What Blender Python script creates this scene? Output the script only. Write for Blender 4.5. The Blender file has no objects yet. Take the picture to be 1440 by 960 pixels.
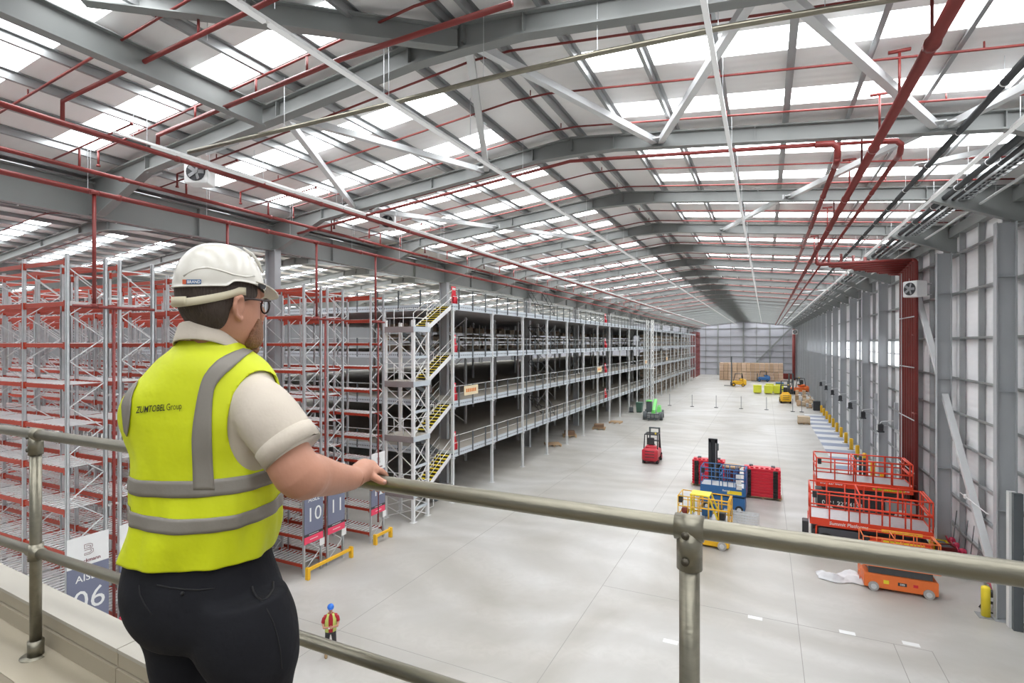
import bpy, bmesh, math, random
from mathutils import Vector, Matrix
from mathutils.bvhtree import BVHTree
random.seed(7)
SC = bpy.context.scene
COL = SC.collection
PI = math.pi
# ------------------------------------------------------------------ camera, world, exposure
F_PX, V0, EYE = 748.0, 482.0, 10.9
YAW = math.atan(356.0 / F_PX)
SN, CS = math.sin(YAW), math.cos(YAW)
cam = bpy.data.cameras.new('camera')
cam.sensor_width = 36.0
cam.lens = F_PX / 1440.0 * 36.0
cam.shift_y = (V0 - 480.0) / 1440.0
cam.clip_end = 600.0
cam.clip_start = 0.05
cam_ob = bpy.data.objects.new('camera', cam)
COL.objects.link(cam_ob)
cam_ob.location = (0, 0, EYE)
cam_ob.rotation_euler = (PI / 2, 0, YAW)
SC.camera = cam_ob
world = bpy.data.worlds.new('overcast_sky')
SC.world = world
world.use_nodes = True
bg = world.node_tree.nodes['Background']
bg.inputs[0].default_value = (0.93, 0.96, 1.0, 1)
bg.inputs[1].default_value = 0.3
SKYLIGHT_STRENGTH = 10.5
SC.view_settings.view_transform = 'Standard'
SC.view_settings.look = 'None'
SC.view_settings.gamma = 1.0
SC.view_settings.use_curve_mapping = False
SC.view_settings.exposure = 0.0
SC.cycles.max_bounces = 6
SC.cycles.diffuse_bounces = 4
SC.cycles.glossy_bounces = 2
SC.cycles.caustics_reflective = False
SC.cycles.caustics_refractive = False

# ------------------------------------------------------------------ materials
MATS = {}
def pm(name, rgb, rough=0.5, metal=0.0, var=0.06, scale=4.0, bump=0.0, bscale=60.0, spec=None, stretch=None, alpha=None):
    """procedural paint / metal / cloth: noise-varied colour, optional noise relief"""
    if name in MATS: return MATS[name]
    m = bpy.data.materials.new(name); m.use_nodes = True
    nt = m.node_tree; b = nt.nodes['Principled BSDF']
    tc = nt.nodes.new('ShaderNodeTexCoord')
    src = tc.outputs['Object']
    if stretch:
        mp = nt.nodes.new('ShaderNodeMapping'); mp.inputs['Scale'].default_value = stretch
        nt.links.new(src, mp.inputs[0]); src = mp.outputs[0]
    n = nt.nodes.new('ShaderNodeTexNoise'); n.inputs['Scale'].default_value = scale; n.inputs['Detail'].default_value = 3
    nt.links.new(src, n.inputs['Vector'])
    mx = nt.nodes.new('ShaderNodeMix'); mx.data_type = 'RGBA'
    mx.inputs[6].default_value = (*[max(0, c * (1 - var)) for c in rgb], 1)
    mx.inputs[7].default_value = (*[min(1, c * (1 + var)) for c in rgb], 1)
    nt.links.new(n.outputs['Fac'], mx.inputs[0])
    nt.links.new(mx.outputs[2], b.inputs['Base Color'])
    b.inputs['Roughness'].default_value = rough; b.inputs['Metallic'].default_value = metal
    if spec is not None: b.inputs['Specular IOR Level'].default_value = spec
    if bump:
        n2 = nt.nodes.new('ShaderNodeTexNoise'); n2.inputs['Scale'].default_value = bscale; n2.inputs['Detail'].default_value = 4
        nt.links.new(src, n2.inputs['Vector'])
        bp = nt.nodes.new('ShaderNodeBump'); bp.inputs['Strength'].default_value = bump; bp.inputs['Distance'].default_value = 0.01
        nt.links.new(n2.outputs['Fac'], bp.inputs['Height']); nt.links.new(bp.outputs[0], b.inputs['Normal'])
    MATS[name] = m
    return m
def emit(name, rgb, strength):
    if name in MATS: return MATS[name]
    m = bpy.data.materials.new(name); m.use_nodes = True
    nt = m.node_tree; nt.nodes.clear()
    o = nt.nodes.new('ShaderNodeOutputMaterial'); e = nt.nodes.new('ShaderNodeEmission')
    n = nt.nodes.new('ShaderNodeTexNoise'); n.inputs['Scale'].default_value = 0.3
    mx = nt.nodes.new('ShaderNodeMix'); mx.data_type = 'RGBA'
    mx.inputs[6].default_value = (*[c * 0.96 for c in rgb], 1); mx.inputs[7].default_value = (*rgb, 1)
    nt.links.new(n.outputs['Fac'], mx.inputs[0]); nt.links.new(mx.outputs[2], e.inputs[0])
    e.inputs[1].default_value = strength
    nt.links.new(e.outputs[0], o.inputs[0])
    MATS[name] = m
    return m
def concrete(name):
    m = bpy.data.materials.new(name); m.use_nodes = True
    nt = m.node_tree; b = nt.nodes['Principled BSDF']; L = nt.links.new
    tc = nt.nodes.new('ShaderNodeTexCoord')
    n1 = nt.nodes.new('ShaderNodeTexNoise'); n1.inputs['Scale'].default_value = 0.11; n1.inputs['Detail'].default_value = 5; n1.inputs['Distortion'].default_value = 1.2
    L(tc.outputs['Object'], n1.inputs['Vector'])
    r1 = nt.nodes.new('ShaderNodeValToRGB')
    r1.color_ramp.elements[0].position = 0.3; r1.color_ramp.elements[0].color = (0.40, 0.38, 0.34, 1)
    r1.color_ramp.elements[1].position = 0.7; r1.color_ramp.elements[1].color = (0.56, 0.555, 0.54, 1)
    L(n1.outputs['Fac'], r1.inputs[0])
    # power-trowel swirls and tyre arcs
    w = nt.nodes.new('ShaderNodeTexWave'); w.wave_type = 'RINGS'; w.inputs['Scale'].default_value = 0.12; w.inputs['Distortion'].default_value = 22.0
    w.inputs['Detail'].default_value = 4; w.inputs['Detail Scale'].default_value = 0.5
    L(tc.outputs['Object'], w.inputs['Vector'])
    n3 = nt.nodes.new('ShaderNodeTexNoise'); n3.inputs['Scale'].default_value = 1.6; n3.inputs['Detail'].default_value = 6; n3.inputs['Distortion'].default_value = 2
    L(tc.outputs['Object'], n3.inputs['Vector'])
    ad = nt.nodes.new('ShaderNodeMath'); ad.operation = 'MULTIPLY'; L(w.outputs['Fac'], ad.inputs[0]); L(n3.outputs['Fac'], ad.inputs[1])
    r2 = nt.nodes.new('ShaderNodeValToRGB')
    r2.color_ramp.elements[0].position = 0.1; r2.color_ramp.elements[0].color = (0.93, 0.93, 0.92, 1)
    r2.color_ramp.elements[1].position = 0.6; r2.color_ramp.elements[1].color = (1.05, 1.05, 1.045, 1)
    L(ad.outputs[0], r2.inputs[0])
    mx = nt.nodes.new('ShaderNodeMix'); mx.data_type = 'RGBA'; mx.blend_type = 'MULTIPLY'; mx.inputs[0].default_value = 1
    L(r1.outputs[0], mx.inputs[6]); L(r2.outputs[0], mx.inputs[7]); L(mx.outputs[2], b.inputs['Base Color'])
    rr = nt.nodes.new('ShaderNodeMapRange'); rr.inputs[3].default_value = 0.28; rr.inputs[4].default_value = 0.5
    L(n3.outputs['Fac'], rr.inputs[0]); L(rr.outputs[0], b.inputs['Roughness'])
    MATS[name] = m
    return m
def ribbed(name, rgb, axis, pitch, rough=0.5, depth=0.35):
    """profiled sheet: fine parallel ribs as relief"""
    m = pm(name, rgb, rough, 0.0, 0.04, 0.4)
    nt = m.node_tree; b = nt.nodes['Principled BSDF']; L = nt.links.new
    tc = nt.nodes.new('ShaderNodeTexCoord'); w = nt.nodes.new('ShaderNodeTexWave')
    w.wave_type = 'BANDS'; w.bands_direction = axis; w.inputs['Scale'].default_value = 0.314 / pitch
    L(tc.outputs['Object'], w.inputs['Vector'])
    bp = nt.nodes.new('ShaderNodeBump'); bp.inputs['Strength'].default_value = depth; bp.inputs['Distance'].default_value = 0.02
    L(w.outputs['Fac'], bp.inputs['Height']); L(bp.outputs[0], b.inputs['Normal'])
    return m
def perforated(name, rgb, pitch):
    """galvanised edge beam with a row of punched slots along its length (Y)"""
    m = pm(name, rgb, 0.4, 0.3, 0.05, 3)
    nt = m.node_tree; b = nt.nodes['Principled BSDF']; L = nt.links.new
    old = b.inputs['Base Color'].links[0].from_socket
    tc = nt.nodes.new('ShaderNodeTexCoord'); sp = nt.nodes.new('ShaderNodeSeparateXYZ'); L(tc.outputs['Object'], sp.inputs[0])
    def mth(op, a, v2=None):
        n = nt.nodes.new('ShaderNodeMath'); n.operation = op; L(a, n.inputs[0])
        if v2 is not None: n.inputs[1].default_value = v2
        return n.outputs[0]
    fr = mth('LESS_THAN', mth('FRACT', mth('MULTIPLY', sp.outputs[1], 1 / pitch)), 0.42)
    z1 = mth('LESS_THAN', mth('ABSOLUTE', mth('ADD', sp.outputs[2], 0.05)), 0.045)
    mu = nt.nodes.new('ShaderNodeMath'); mu.operation = 'MULTIPLY'; L(fr, mu.inputs[0]); L(z1, mu.inputs[1])
    mx = nt.nodes.new('ShaderNodeMix'); mx.data_type = 'RGBA'; L(mu.outputs[0], mx.inputs[0]); L(old, mx.inputs[6])
    mx.inputs[7].default_value = (0.03, 0.035, 0.05, 1); L(mx.outputs[2], b.inputs['Base Color'])
    return m

STEEL = pm('grey_painted_steel', (0.25, 0.265, 0.26), 0.45, 0.0, 0.05, 1.5)
COLGREY = pm('column_grey_paint', (0.42, 0.44, 0.46), 0.4, 0.0, 0.04, 1.0)
GALV = pm('galvanised_steel', (0.60, 0.62, 0.64), 0.38, 0.55, 0.12, 6)
PURLIN = pm('purlin_galvanised', (0.36, 0.375, 0.38), 0.36, 0.5, 0.12, 2)
WHITE = pm('white_paint', (0.78, 0.79, 0.79), 0.4, 0.0, 0.03, 3)
DECKBAR = pm('pale_deck_bar', (0.80, 0.81, 0.82), 0.4, 0.1, 0.04, 3)
BRACE = pm('pale_grey_tube', (0.66, 0.68, 0.69), 0.4, 0.1, 0.04, 3)
ROOF = ribbed('white_roof_liner', (0.90, 0.895, 0.89), 'Y', 0.333, 0.55, 0.25)
WPANEL = ribbed('white_wall_liner', (0.89, 0.89, 0.91), 'Z', 0.3, 0.5, 0.18)
BPANEL = ribbed('pale_gable_liner', (0.47, 0.48, 0.53), 'X', 0.5, 0.5, 0.2)
REDPIPE = pm('red_pipe_paint', (0.215, 0.030, 0.026), 0.4, 0.0, 0.08, 5)
BRIGHTRED = pm('bright_red', (0.72, 0.02, 0.045), 0.4, 0.0, 0.05, 5)
RACKRED = pm('rack_beam_red', (0.42, 0.046, 0.020), 0.42, 0.0, 0.1, 3)
DARK = pm('charcoal', (0.035, 0.037, 0.042), 0.5, 0.0, 0.1, 5)
DGREY = pm('dark_grey_steel', (0.10, 0.115, 0.125), 0.45, 0.1, 0.08, 4)
BLACKPIPE = pm('dark_plastic_pipe', (0.055, 0.06, 0.065), 0.32, 0.0, 0.1, 3)
RUBBER = pm('rubber', (0.03, 0.03, 0.03), 0.8, 0.0, 0.1, 8)
GREYTYRE = pm('grey_tyre', (0.42, 0.41, 0.40), 0.7, 0.0, 0.1, 8)
YELLOW = pm('safety_yellow', (0.86, 0.49, 0.02), 0.42, 0.0, 0.06, 4)
LEMON = pm('lemon_yellow', (0.93, 0.74, 0.04), 0.42, 0.0, 0.05, 4)
LIMEBOX = pm('lime_yellow_box', (0.72, 0.75, 0.05), 0.5, 0.0, 0.08, 3)
LIFTRED = pm('lift_red', (0.80, 0.062, 0.022), 0.38, 0.0, 0.05, 3)
LIFTORANGE = pm('lift_orange', (0.88, 0.20, 0.045), 0.4, 0.0, 0.06, 3)
BLUE = pm('lift_blue', (0.035, 0.15, 0.38), 0.4, 0.0, 0.06, 3)
GREEN = pm('bright_green', (0.16, 0.66, 0.13), 0.4, 0.0, 0.06, 3)
WOOD = pm('pallet_wood', (0.50, 0.35, 0.21), 0.7, 0.0, 0.2, 8, 0.3, 30)
CARD = pm('cardboard', (0.56, 0.39, 0.25), 0.75, 0.0, 0.12, 2)
MATTGREY = pm('mid_grey', (0.3, 0.31, 0.32), 0.5, 0.0, 0.08, 3)
DECKTAN = pm('chipboard_deck', (0.46, 0.43, 0.38), 0.6, 0.0, 0.08, 1)
LANDING = pm('mauve_grey_landing', (0.30, 0.265, 0.265), 0.5, 0.0, 0.08, 2)
SLATE = pm('slate_blue_sign', (0.165, 0.18, 0.26), 0.45, 0.0, 0.04, 2)
SIGNRED = pm('sign_red', (0.80, 0.06, 0.13), 0.45, 0.0, 0.04, 2)
EDGE = perforated('perforated_edge_beam', (0.60, 0.66, 0.71), 0.16)
TUBE = pm('weathered_galvanised_tube', (0.25, 0.235, 0.185), 0.34, 0.8, 0.35, 9, 0.08, 40, stretch=(0.6, 3, 3))
CONC = concrete('polished_concrete')
PLAT = pm('platform_concrete', (0.20, 0.17, 0.12), 0.6, 0.0, 0.14, 2.2, 0.15, 40)
CREAM = pm('cream_capping', (0.34, 0.30, 0.225), 0.5, 0.0, 0.06, 2)
CAPWHITE = pm('pale_capping_top', (0.38, 0.36, 0.31), 0.5, 0.0, 0.05, 2)
SKY = emit('daylit_rooflight', (0.97, 0.985, 1.0), SKYLIGHT_STRENGTH)
WINGLOW = emit('daylit_window', (0.95, 0.97, 1.0), 2.2)
LAMP = emit('led_luminaire', (1.0, 1.0, 0.98), 0.6)

# ------------------------------------------------------------------ mesh helpers
class MB:
    def __init__(s): s.v = []; s.f = []
    def add(s, vs, fs):
        n = len(s.v); s.v += [tuple(p) for p in vs]; s.f += [tuple(i + n for i in f) for f in fs]; return s
    def hexa(s, p):      # 8 points: bottom 4 ccw, top 4 ccw
        return s.add(p, [(3, 2, 1, 0), (4, 5, 6, 7), (0, 1, 5, 4), (1, 2, 6, 5), (2, 3, 7, 6), (3, 0, 4, 7)])
    def box(s, x0, x1, y0, y1, z0, z1):
        return s.hexa([(x0, y0, z0), (x1, y0, z0), (x1, y1, z0), (x0, y1, z0), (x0, y0, z1), (x1, y0, z1), (x1, y1, z1), (x0, y1, z1)])
    def cbox(s, c, d, bev=0.0):
        x, y, z = c; a, b, h = d[0] / 2, d[1] / 2, d[2] / 2
        if not bev: return s.box(x - a, x + a, y - b, y + b, z - h, z + h)
        r = bev; rings = []
        for zz, q in ((-h, r), (-h + r, 0), (h - r, 0), (h, r)):
            aa, bb = a - q, b - q; k = r * 0.6
            rings.append([(x + px, y + py, z + zz) for px, py in ((aa - k, -bb), (aa, -bb + k), (aa, bb - k), (aa - k, bb), (-aa + k, bb), (-aa, bb - k), (-aa, -bb + k), (-aa + k, -bb))])
        return s.loft(rings)
    def bar(s, p, q, w, h, up=(0, 0, 1)):
        p = Vector(p); q = Vector(q); d = (q - p).normalized(); u = Vector(up)
        if abs(d.dot(u)) > 0.98: u = Vector((0, 1, 0)) if abs(d.y) < 0.9 else Vector((1, 0, 0))
        x = d.cross(u).normalized() * (w / 2); z = x.cross(d).normalized() * (h / 2)
        return s.hexa([p - x - z, p + x - z, q + x - z, q - x - z, p - x + z, p + x + z, q + x + z, q - x + z])
    def tube(s, p, q, r, n=8, r2=None):
        return s.path([p, q], [r, r if r2 is None else r2], n)
    def path(s, pts, r, n=8, closed=False):
        pts = [Vector(p) for p in pts]; m = len(pts); rs = r if isinstance(r, (list, tuple)) else [r] * m
        rings = []; ref = None
        for i, p in enumerate(pts):
            if closed: t = (pts[(i + 1) % m] - pts[i - 1])
            else: t = (pts[min(i + 1, m - 1)] - pts[max(i - 1, 0)])
            t.normalize()
            if ref is None:
                ref = Vector((0, 0, 1)) if abs(t.z) < 0.9 else Vector((1, 0, 0))
            a = (ref - t * ref.dot(t)).normalized(); b = t.cross(a); ref = a
            rings.append([p + a * (rs[i] * math.cos(k * 2 * PI / n)) + b * (rs[i] * math.sin(k * 2 * PI / n)) for k in range(n)])
        return s.loft(rings, cap=not closed, closed=closed)
    def loft(s, rings, cap=True, closed=False):
        n = len(rings[0]); m = len(rings); vs = [p for r in rings for p in r]; fs = []
        for i in range(m if closed else m - 1):
            j = (i + 1) % m
            for k in range(n):
                l = (k + 1) % n
                fs.append((i * n + k, i * n + l, j * n + l, j * n + k))
        if cap and not closed:
            fs.append(tuple(range(n))[::-1]); fs.append(tuple((m - 1) * n + k for k in range(n)))
        return s.add(vs, fs)
    def disc(s, c, r, ax, t, n=16):    # short cylinder
        c = Vector(c); a = Vector(ax).normalized() * (t / 2)
        return s.tube(c - a, c + a, r, n)
    def ball(s, c, r, nu=12, nv=8):
        c = Vector(c); r = (r, r, r) if isinstance(r, (int, float)) else r
        rings = []
        for i in range(nv + 1):
            t = PI * (0.02 + 0.96 * i / nv)
            rings.append([(c.x + r[0] * math.sin(t) * math.cos(k * 2 * PI / nu), c.y + r[1] * math.sin(t) * math.sin(k * 2 * PI / nu), c.z - r[2] * math.cos(t)) for k in range(nu)])
        return s.loft(rings)
    def prism(s, poly, fn, t0, t1):   # 2-D polygon extruded; fn(a,b,t)->xyz
        n = len(poly)
        vs = [fn(a, b, t0) for a, b in poly] + [fn(a, b, t1) for a, b in poly]
        fs = [tuple(range(n))[::-1], tuple(range(n, 2 * n))] + [(k, (k + 1) % n, n + (k + 1) % n, n + k) for k in range(n)]
        return s.add(vs, fs)
    def merge(s, o): return s.add(o.v, o.f)
    def xf(s, M):
        s.v = [tuple(M @ Vector(p)) for p in s.v]; return s
    def mesh(s, name, mat, smooth=False, fix=True):
        me = bpy.data.meshes.new(name); me.from_pydata(s.v, [], s.f)
        if fix:
            bm = bmesh.new(); bm.from_mesh(me); bmesh.ops.recalc_face_normals(bm, faces=bm.faces); bm.to_mesh(me); bm.free()
        if mat: me.materials.append(mat)
        if smooth: me.polygons.foreach_set('use_smooth', [True] * len(me.polygons))
        me.update()
        return me
def ob(name, data, parent=None, loc=(0, 0, 0), rz=0.0, rot=None, label=None, kind=None):
    o = bpy.data.objects.new(name, data); COL.objects.link(o)
    o.location = loc; o.rotation_euler = rot if rot else (0, 0, rz)
    if parent is not None: o.parent = parent
    if label: o['label'] = label
    if kind: o['kind'] = kind
    return o
def part(name, mb, mat, parent, smooth=False, label=None, loc=(0, 0, 0), rz=0.0, kind=None):
    return ob(name, mb.mesh(name, mat, smooth), parent, loc, rz, label=label, kind=kind)
def thing(name, label, cat, loc=(0, 0, 0), rz=0.0, group=None, data=None):
    o = ob(name, data, None, loc, rz); o['label'] = label; o['category'] = cat
    if group: o['group'] = group
    return o
def struct(name, label, cat, data=None, loc=(0, 0, 0)):
    o = ob(name, data, None, loc); o['kind'] = 'structure'; o['label'] = label; o['category'] = cat
    return o
def dup(root, loc, rz=None, label=None, group=None):
    def cp(o, parent):
        c = o.copy(); COL.objects.link(c); c.parent = parent
        for ch in list(o.children): cp(ch, c)
        return c
    r = cp(root, None); r.location = loc
    if rz is not None: r.rotation_euler = (0, 0, rz)
    if label: r['label'] = label
    if group: r['group'] = group
    return r
def P(u, v, b):
    """world point seen at frame pixel (u, v) at depth b: used only to take measurements off the photograph"""
    r = (u - 720.0) / F_PX
    return Vector((b * (-SN + r * CS), b * (CS + r * SN), EYE - (v - V0) / F_PX * b))
def PX(p):
    a = p[0] * CS + p[1] * SN; b = -p[0] * SN + p[1] * CS
    return (720 + F_PX * a / b, V0 - F_PX * (p[2] - EYE) / b, b)
_txt = {}
def text_mb(body, size, bold=0.0, shear=0.0, align='CENTER', extrude=0.004):
    cu = bpy.data.curves.new('t', 'FONT'); cu.body = body; cu.size = size; cu.align_x = align; cu.align_y = 'CENTER'
    cu.offset = bold; cu.shear = shear; cu.extrude = extrude; cu.resolution_u = 3
    o = bpy.data.objects.new('t', cu); COL.objects.link(o)
    dg = bpy.context.evaluated_depsgraph_get(); me = o.evaluated_get(dg).to_mesh()
    m = MB(); m.add([tuple(v.co) for v in me.vertices], [tuple(p.vertices) for p in me.polygons])
    o.evaluated_get(dg).to_mesh_clear(); bpy.data.objects.remove(o); bpy.data.curves.remove(cu)
    return m
def face_x(mb, x, y, z): return mb.xf(Matrix(((0, 0, 1, x), (1, 0, 0, y), (0, 1, 0, z), (0, 0, 0, 1))))       # reads from +X side
def face_ny(mb, x, y, z): return mb.xf(Matrix(((1, 0, 0, x), (0, 0, -1, y), (0, 1, 0, z), (0, 0, 0, 1))))      # reads from -Y side
def evaluated(mb, mods, name='tmp'):
    """apply modifiers to a builder's mesh and return the new mesh datablock"""
    me = mb if isinstance(mb, bpy.types.Mesh) else mb.mesh(name, None)
    o = bpy.data.objects.new(name, me); COL.objects.link(o)
    for typ, kw in mods:
        md = o.modifiers.new(typ, typ)
        for k, v in kw.items(): setattr(md, k, v)
    dg = bpy.context.evaluated_depsgraph_get()
    res = bpy.data.meshes.new_from_object(o.evaluated_get(dg))
    bpy.data.objects.remove(o)
    return res
def remeshed(mb, vox, smooth_it=6, mat=None, name='body'):
    res = evaluated(mb, [('REMESH', dict(mode='VOXEL', voxel_size=vox, use_smooth_shade=True)), ('SMOOTH', dict(factor=0.5, iterations=smooth_it))], name)
    res.materials.clear()
    if mat: res.materials.append(mat)
    res.polygons.foreach_set('use_smooth', [True] * len(res.polygons))
    res.name = name
    return res
# ------------------------------------------------------------------ setting: dimensions
BAY = 8.0
FY = [11.2 + BAY * k for k in range(-3, 24)]          # portal frames, -12.8 .. 195.2
YEND = FY[-1]
XR, XV, XRIDGE = 9.4, -22.6, -6.6                      # right wall grid, valley grid, ridge
HALF = 16.0
ZR = 18.66                                             # rafter top at the ridge
SL = math.tan(math.radians(6.0))
SPANS = [XRIDGE, XRIDGE - 2 * HALF, XRIDGE - 4 * HALF]
XLEFT = XRIDGE - 5 * HALF

floor = struct('floor', 'pale polished concrete warehouse floor with swirl marks', 'floor', MB().box(XLEFT - 1, XR + 0.6, FY[0], YEND + 0.6, -0.3, 0).mesh('floor', CONC))
jm = pm('joint_sealant', (0.30, 0.29, 0.27), 0.7)
lanes = [(x, -5, 23.35) for x in (4.2, 5.33)] + [(x, -5, 195) for x in (1.15, -6.6, -14.6)]
for x, y0, y1 in lanes:
    part('floor_joint', MB().box(x - 0.012, x + 0.012, y0, y1, 0.0, 0.0015), jm, floor)
for y, x0, x1 in ((23.35, -6.6, 5.33), (15.4, -19, 9), (31.4, -19, 9), (47.4, -19, 9), (63.4, -19, 9)):
    part('floor_joint', MB().box(x0, x1, y - 0.012, y + 0.012, 0.0, 0.0015), jm, floor)
for x, y in ((-0.36, 23.2), (2.79, 23.5), (4.77, 23.6), (-3.12, 20.02), (-2.75, 21.6)):
    part('floor_label', MB().box(x - 0.26, x + 0.26, y - 0.13, y + 0.13, 0, 0.003), WHITE, floor, label='white paper label stuck on the concrete')
BSTRIPE = pm('blue_floor_stripe', (0.26, 0.31, 0.43), 0.45, 0, 0.08, 2)
WSTRIPE = pm('white_floor_stripe', (0.70, 0.71, 0.72), 0.45, 0, 0.06, 2)
for k in range(12):  # blue-grey and white floor stripes in turn along the dock wall
    y = 45.3 + 4 * k
    x0 = 5.6 - 0.02 * k
    part('floor_stripe', MB().box(x0, 8.3, y, y + 2.0, 0, 0.003), BSTRIPE, floor, label='blue-grey dock bay stripe')
    part('floor_stripe', MB().box(x0, 8.3, y + 2.0, y + 4.0, 0, 0.003), WSTRIPE, floor, label='white dock bay stripe')

# ---- roof
ceiling = struct('ceiling', 'white lined pitched roof with rooflight strips and steel purlins', 'roof')
frame = struct('ceiling_frame', 'grey steel portal frames carrying the warehouse roof', 'steel frame')
def zt(x): return ZR - SL * abs(x)                    # rafter top, x from ridge
def rafter_mesh():
    m = MB(); t = 0.009
    for sg in (-1, 1):
        top = [(0, ZR), (HALF, zt(HALF))]
        bot = [(0, ZR - 0.66), (1.6, zt(1.6) - 0.52), (12.6, zt(12.6) - 0.52), (HALF - 0.5, zt(HALF) - 1.35), (HALF, zt(HALF) - 1.35)]
        poly = [top[0]] + bot + [top[1]]
        m.prism(poly, lambda a, b, q: (sg * a, q, b), -t, t)
        m.bar((0, 0, ZR - 0.02), (sg * HALF, 0, zt(HALF) - 0.02), 0.32, 0.05)
        for p, q in zip(bot[:-1], bot[1:]):
            m.bar((sg * p[0], 0, p[1]), (sg * q[0], 0, q[1]), 0.32, 0.05)
        for x in (0.02, 1.6, 6.3, 12.6):              # stiffener plates
            m.box(sg * x - 0.012, sg * x + 0.012, -0.15, 0.15, zt(x) - 0.5, zt(x) - 0.03)
    return m.mesh('rafter', STEEL)
RAF = rafter_mesh()
def purlin_mesh():
    poly = [(-0.1, 0.0), (0.0, 0.0), (0.0, 0.21), (0.1, 0.21), (0.1, 0.23), (-0.012, 0.23), (-0.012, 0.02), (-0.1, 0.02)]
    return MB().prism(poly, lambda a, b, q: (a, q, b), FY[0], YEND).mesh('purlin', PURLIN)
PUR = purlin_mesh()
HOLES = ((2.45, 3.6), (5.85, 7.0)); HX0, HX1 = 2.15, 14.3
def slope_box(m, sg, xa, xb, ya, yb, z=0.23, t=0.1):
    m.hexa([(sg * xa, ya, zt(xa) + z), (sg * xb, ya, zt(xb) + z), (sg * xb, yb, zt(xb) + z), (sg * xa, yb, zt(xa) + z),
            (sg * xa, ya, zt(xa) + z + t), (sg * xb, ya, zt(xb) + z + t), (sg * xb, yb, zt(xb) + z + t), (sg * xa, yb, zt(xa) + z + t)])
RPAN, RSKY = {}, {}
for sg in (-1, 1):
    m = MB(); ys = [0, HOLES[0][0], HOLES[0][1], HOLES[1][0], HOLES[1][1], BAY]
    for i in (0, 2, 4): slope_box(m, sg, 0, HALF + 0.05, ys[i], ys[i + 1])
    for i in (1, 3):
        slope_box(m, sg, 0, HX0, ys[i], ys[i + 1]); slope_box(m, sg, HX1, HALF + 0.05, ys[i], ys[i + 1])
    RPAN[sg] = m.mesh('roof_panel', ROOF)
    m = MB(); slope_box(m, sg, HX0, HX1, 0.01, HOLES[0][1] - HOLES[0][0] - 0.01, 0.25, 0.03); RSKY[sg] = m.mesh('rooflight', SKY)
PXS = [0.35 + 1.71 * k for k in range(10)]
for si, xr in enumerate(SPANS):
    frames = FY if si == 0 else FY[2:]
    for y in (frames if si < 2 else frames[::1]):
        ob('rafter', RAF, frame, (xr, y, 0))
    for x in PXS:
        for sg in (-1, 1):
            ob('purlin', PUR, ceiling, (xr + sg * x, 0, zt(x) - 0.0), 0 if sg > 0 else 0)
    for y in FY[:-1]:
        for sg in (-1, 1):
            ob('roof_panel', RPAN[sg], ceiling, (xr, y, 0))
            for h in HOLES:
                ob('rooflight', RSKY[sg], ceiling, (xr, y + h[0], 0), label='bright translucent rooflight strip')
# valley beams + columns (every second frame)
def ibeam(m, p, q, d, w, t=0.03):
    p = Vector(p); q = Vector(q)
    m.bar(p + Vector((0, 0, 0)), q, 0.02, d); m.bar(p + Vector((0, 0, d / 2)), q + Vector((0, 0, d / 2)), w, t); m.bar(p - Vector((0, 0, d / 2)), q - Vector((0, 0, d / 2)), w, t)
VB = MB(); ibeam(VB, (0, 0, 0), (0, 16, 0), 1.25, 0.35)
for yy in (4, 8, 12): VB.box(-0.17, 0.17, yy - 0.012, yy + 0.012, -0.6, 0.6)
VB = VB.mesh('valley_beam', STEEL)
VC = MB().box(-0.012, 0.012, -0.33, 0.33, 0, 15.6)
for s in (-1, 1): VC.box(-0.19, 0.19, s * 0.33 - 0.02, s * 0.33 + 0.02, 0, 15.6)
VC.box(-0.3, 0.3, -0.42, 0.42, 0, 0.04)
VC = VC.mesh('column', COLGREY)
for xv in (XV, XV - 2 * HALF):
    for k in range(-1, 11):
        y = 19.2 + 16 * k
        ob('valley_beam', VB, frame, (xv, y, 16.2))
        if y > 0: ob('column', VC, frame, (xv, y, 0), PI / 2)
# apex ties and the knee stays by the valley
stay = MB().bar((0.0, 0, 0), (1.15, 0, 0.75), 0.06, 0.06).mesh('knee_stay', BRACE)
for y in FY[3:14]:
    for x in (2.2, 4.4, 6.4):
        ob('knee_stay', MB().bar((0, 0.0, zt(HALF - x) - 0.75), (0, 0.75, zt(HALF - x) + 0.1), 0.07, 0.07).mesh('knee_stay', BRACE) if False else stay, frame, (XV + x, y, zt(HALF - x) - 0.7), PI / 2)
# roof-plane bracing
def rz_at(x): return zt(x - XRIDGE) - 0.34
def brace(xa, ya, xb, yb, w=0.2):
    m = MB().bar((xa, ya, rz_at(xa)), (xb, yb, rz_at(xb)), w, w)
    for x, y, s in ((xa, ya, 1), (xb, yb, -1)):
        m.box(x - 0.2, x + 0.2, min(y, y + s * 0.35), max(y, y + s * 0.35), rz_at(x) - 0.012, rz_at(x) + 0.012)
    part('roof_brace', m, BRACE, frame)
Y1, Y2, Y3, Y4 = 11.35, 19.05, 27.2, 35.2
for xa, xb in ((-6.6, -10.2), (-6.6, -3.5), (-0.2, -3.3), (0.3, 4.4), (-12.9, -10.4), (-12.9, -17.2), (7.6, 4.8)):
    brace(xa, Y1, xb, Y2)
brace(4.3, Y2 + .3, 1.0, Y3); brace(0.8, Y3, -2.3, Y4); brace(-17.3, Y2 + .3, -14.0, Y3); brace(-13.8, Y3, -10.6, Y4); brace(8.6, Y2 + .3, 4.9, Y2 + 0.31 + 0.0001 + 3.6, 0.16)
for k in range(5, 20, 3):
    brace(7.6, FY[k + 2] + .2, 4.2, FY[k + 3] - .2, 0.16); brace(-20.6, FY[k + 2] + .2, -17.0, FY[k + 3] - .2, 0.16)
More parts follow.
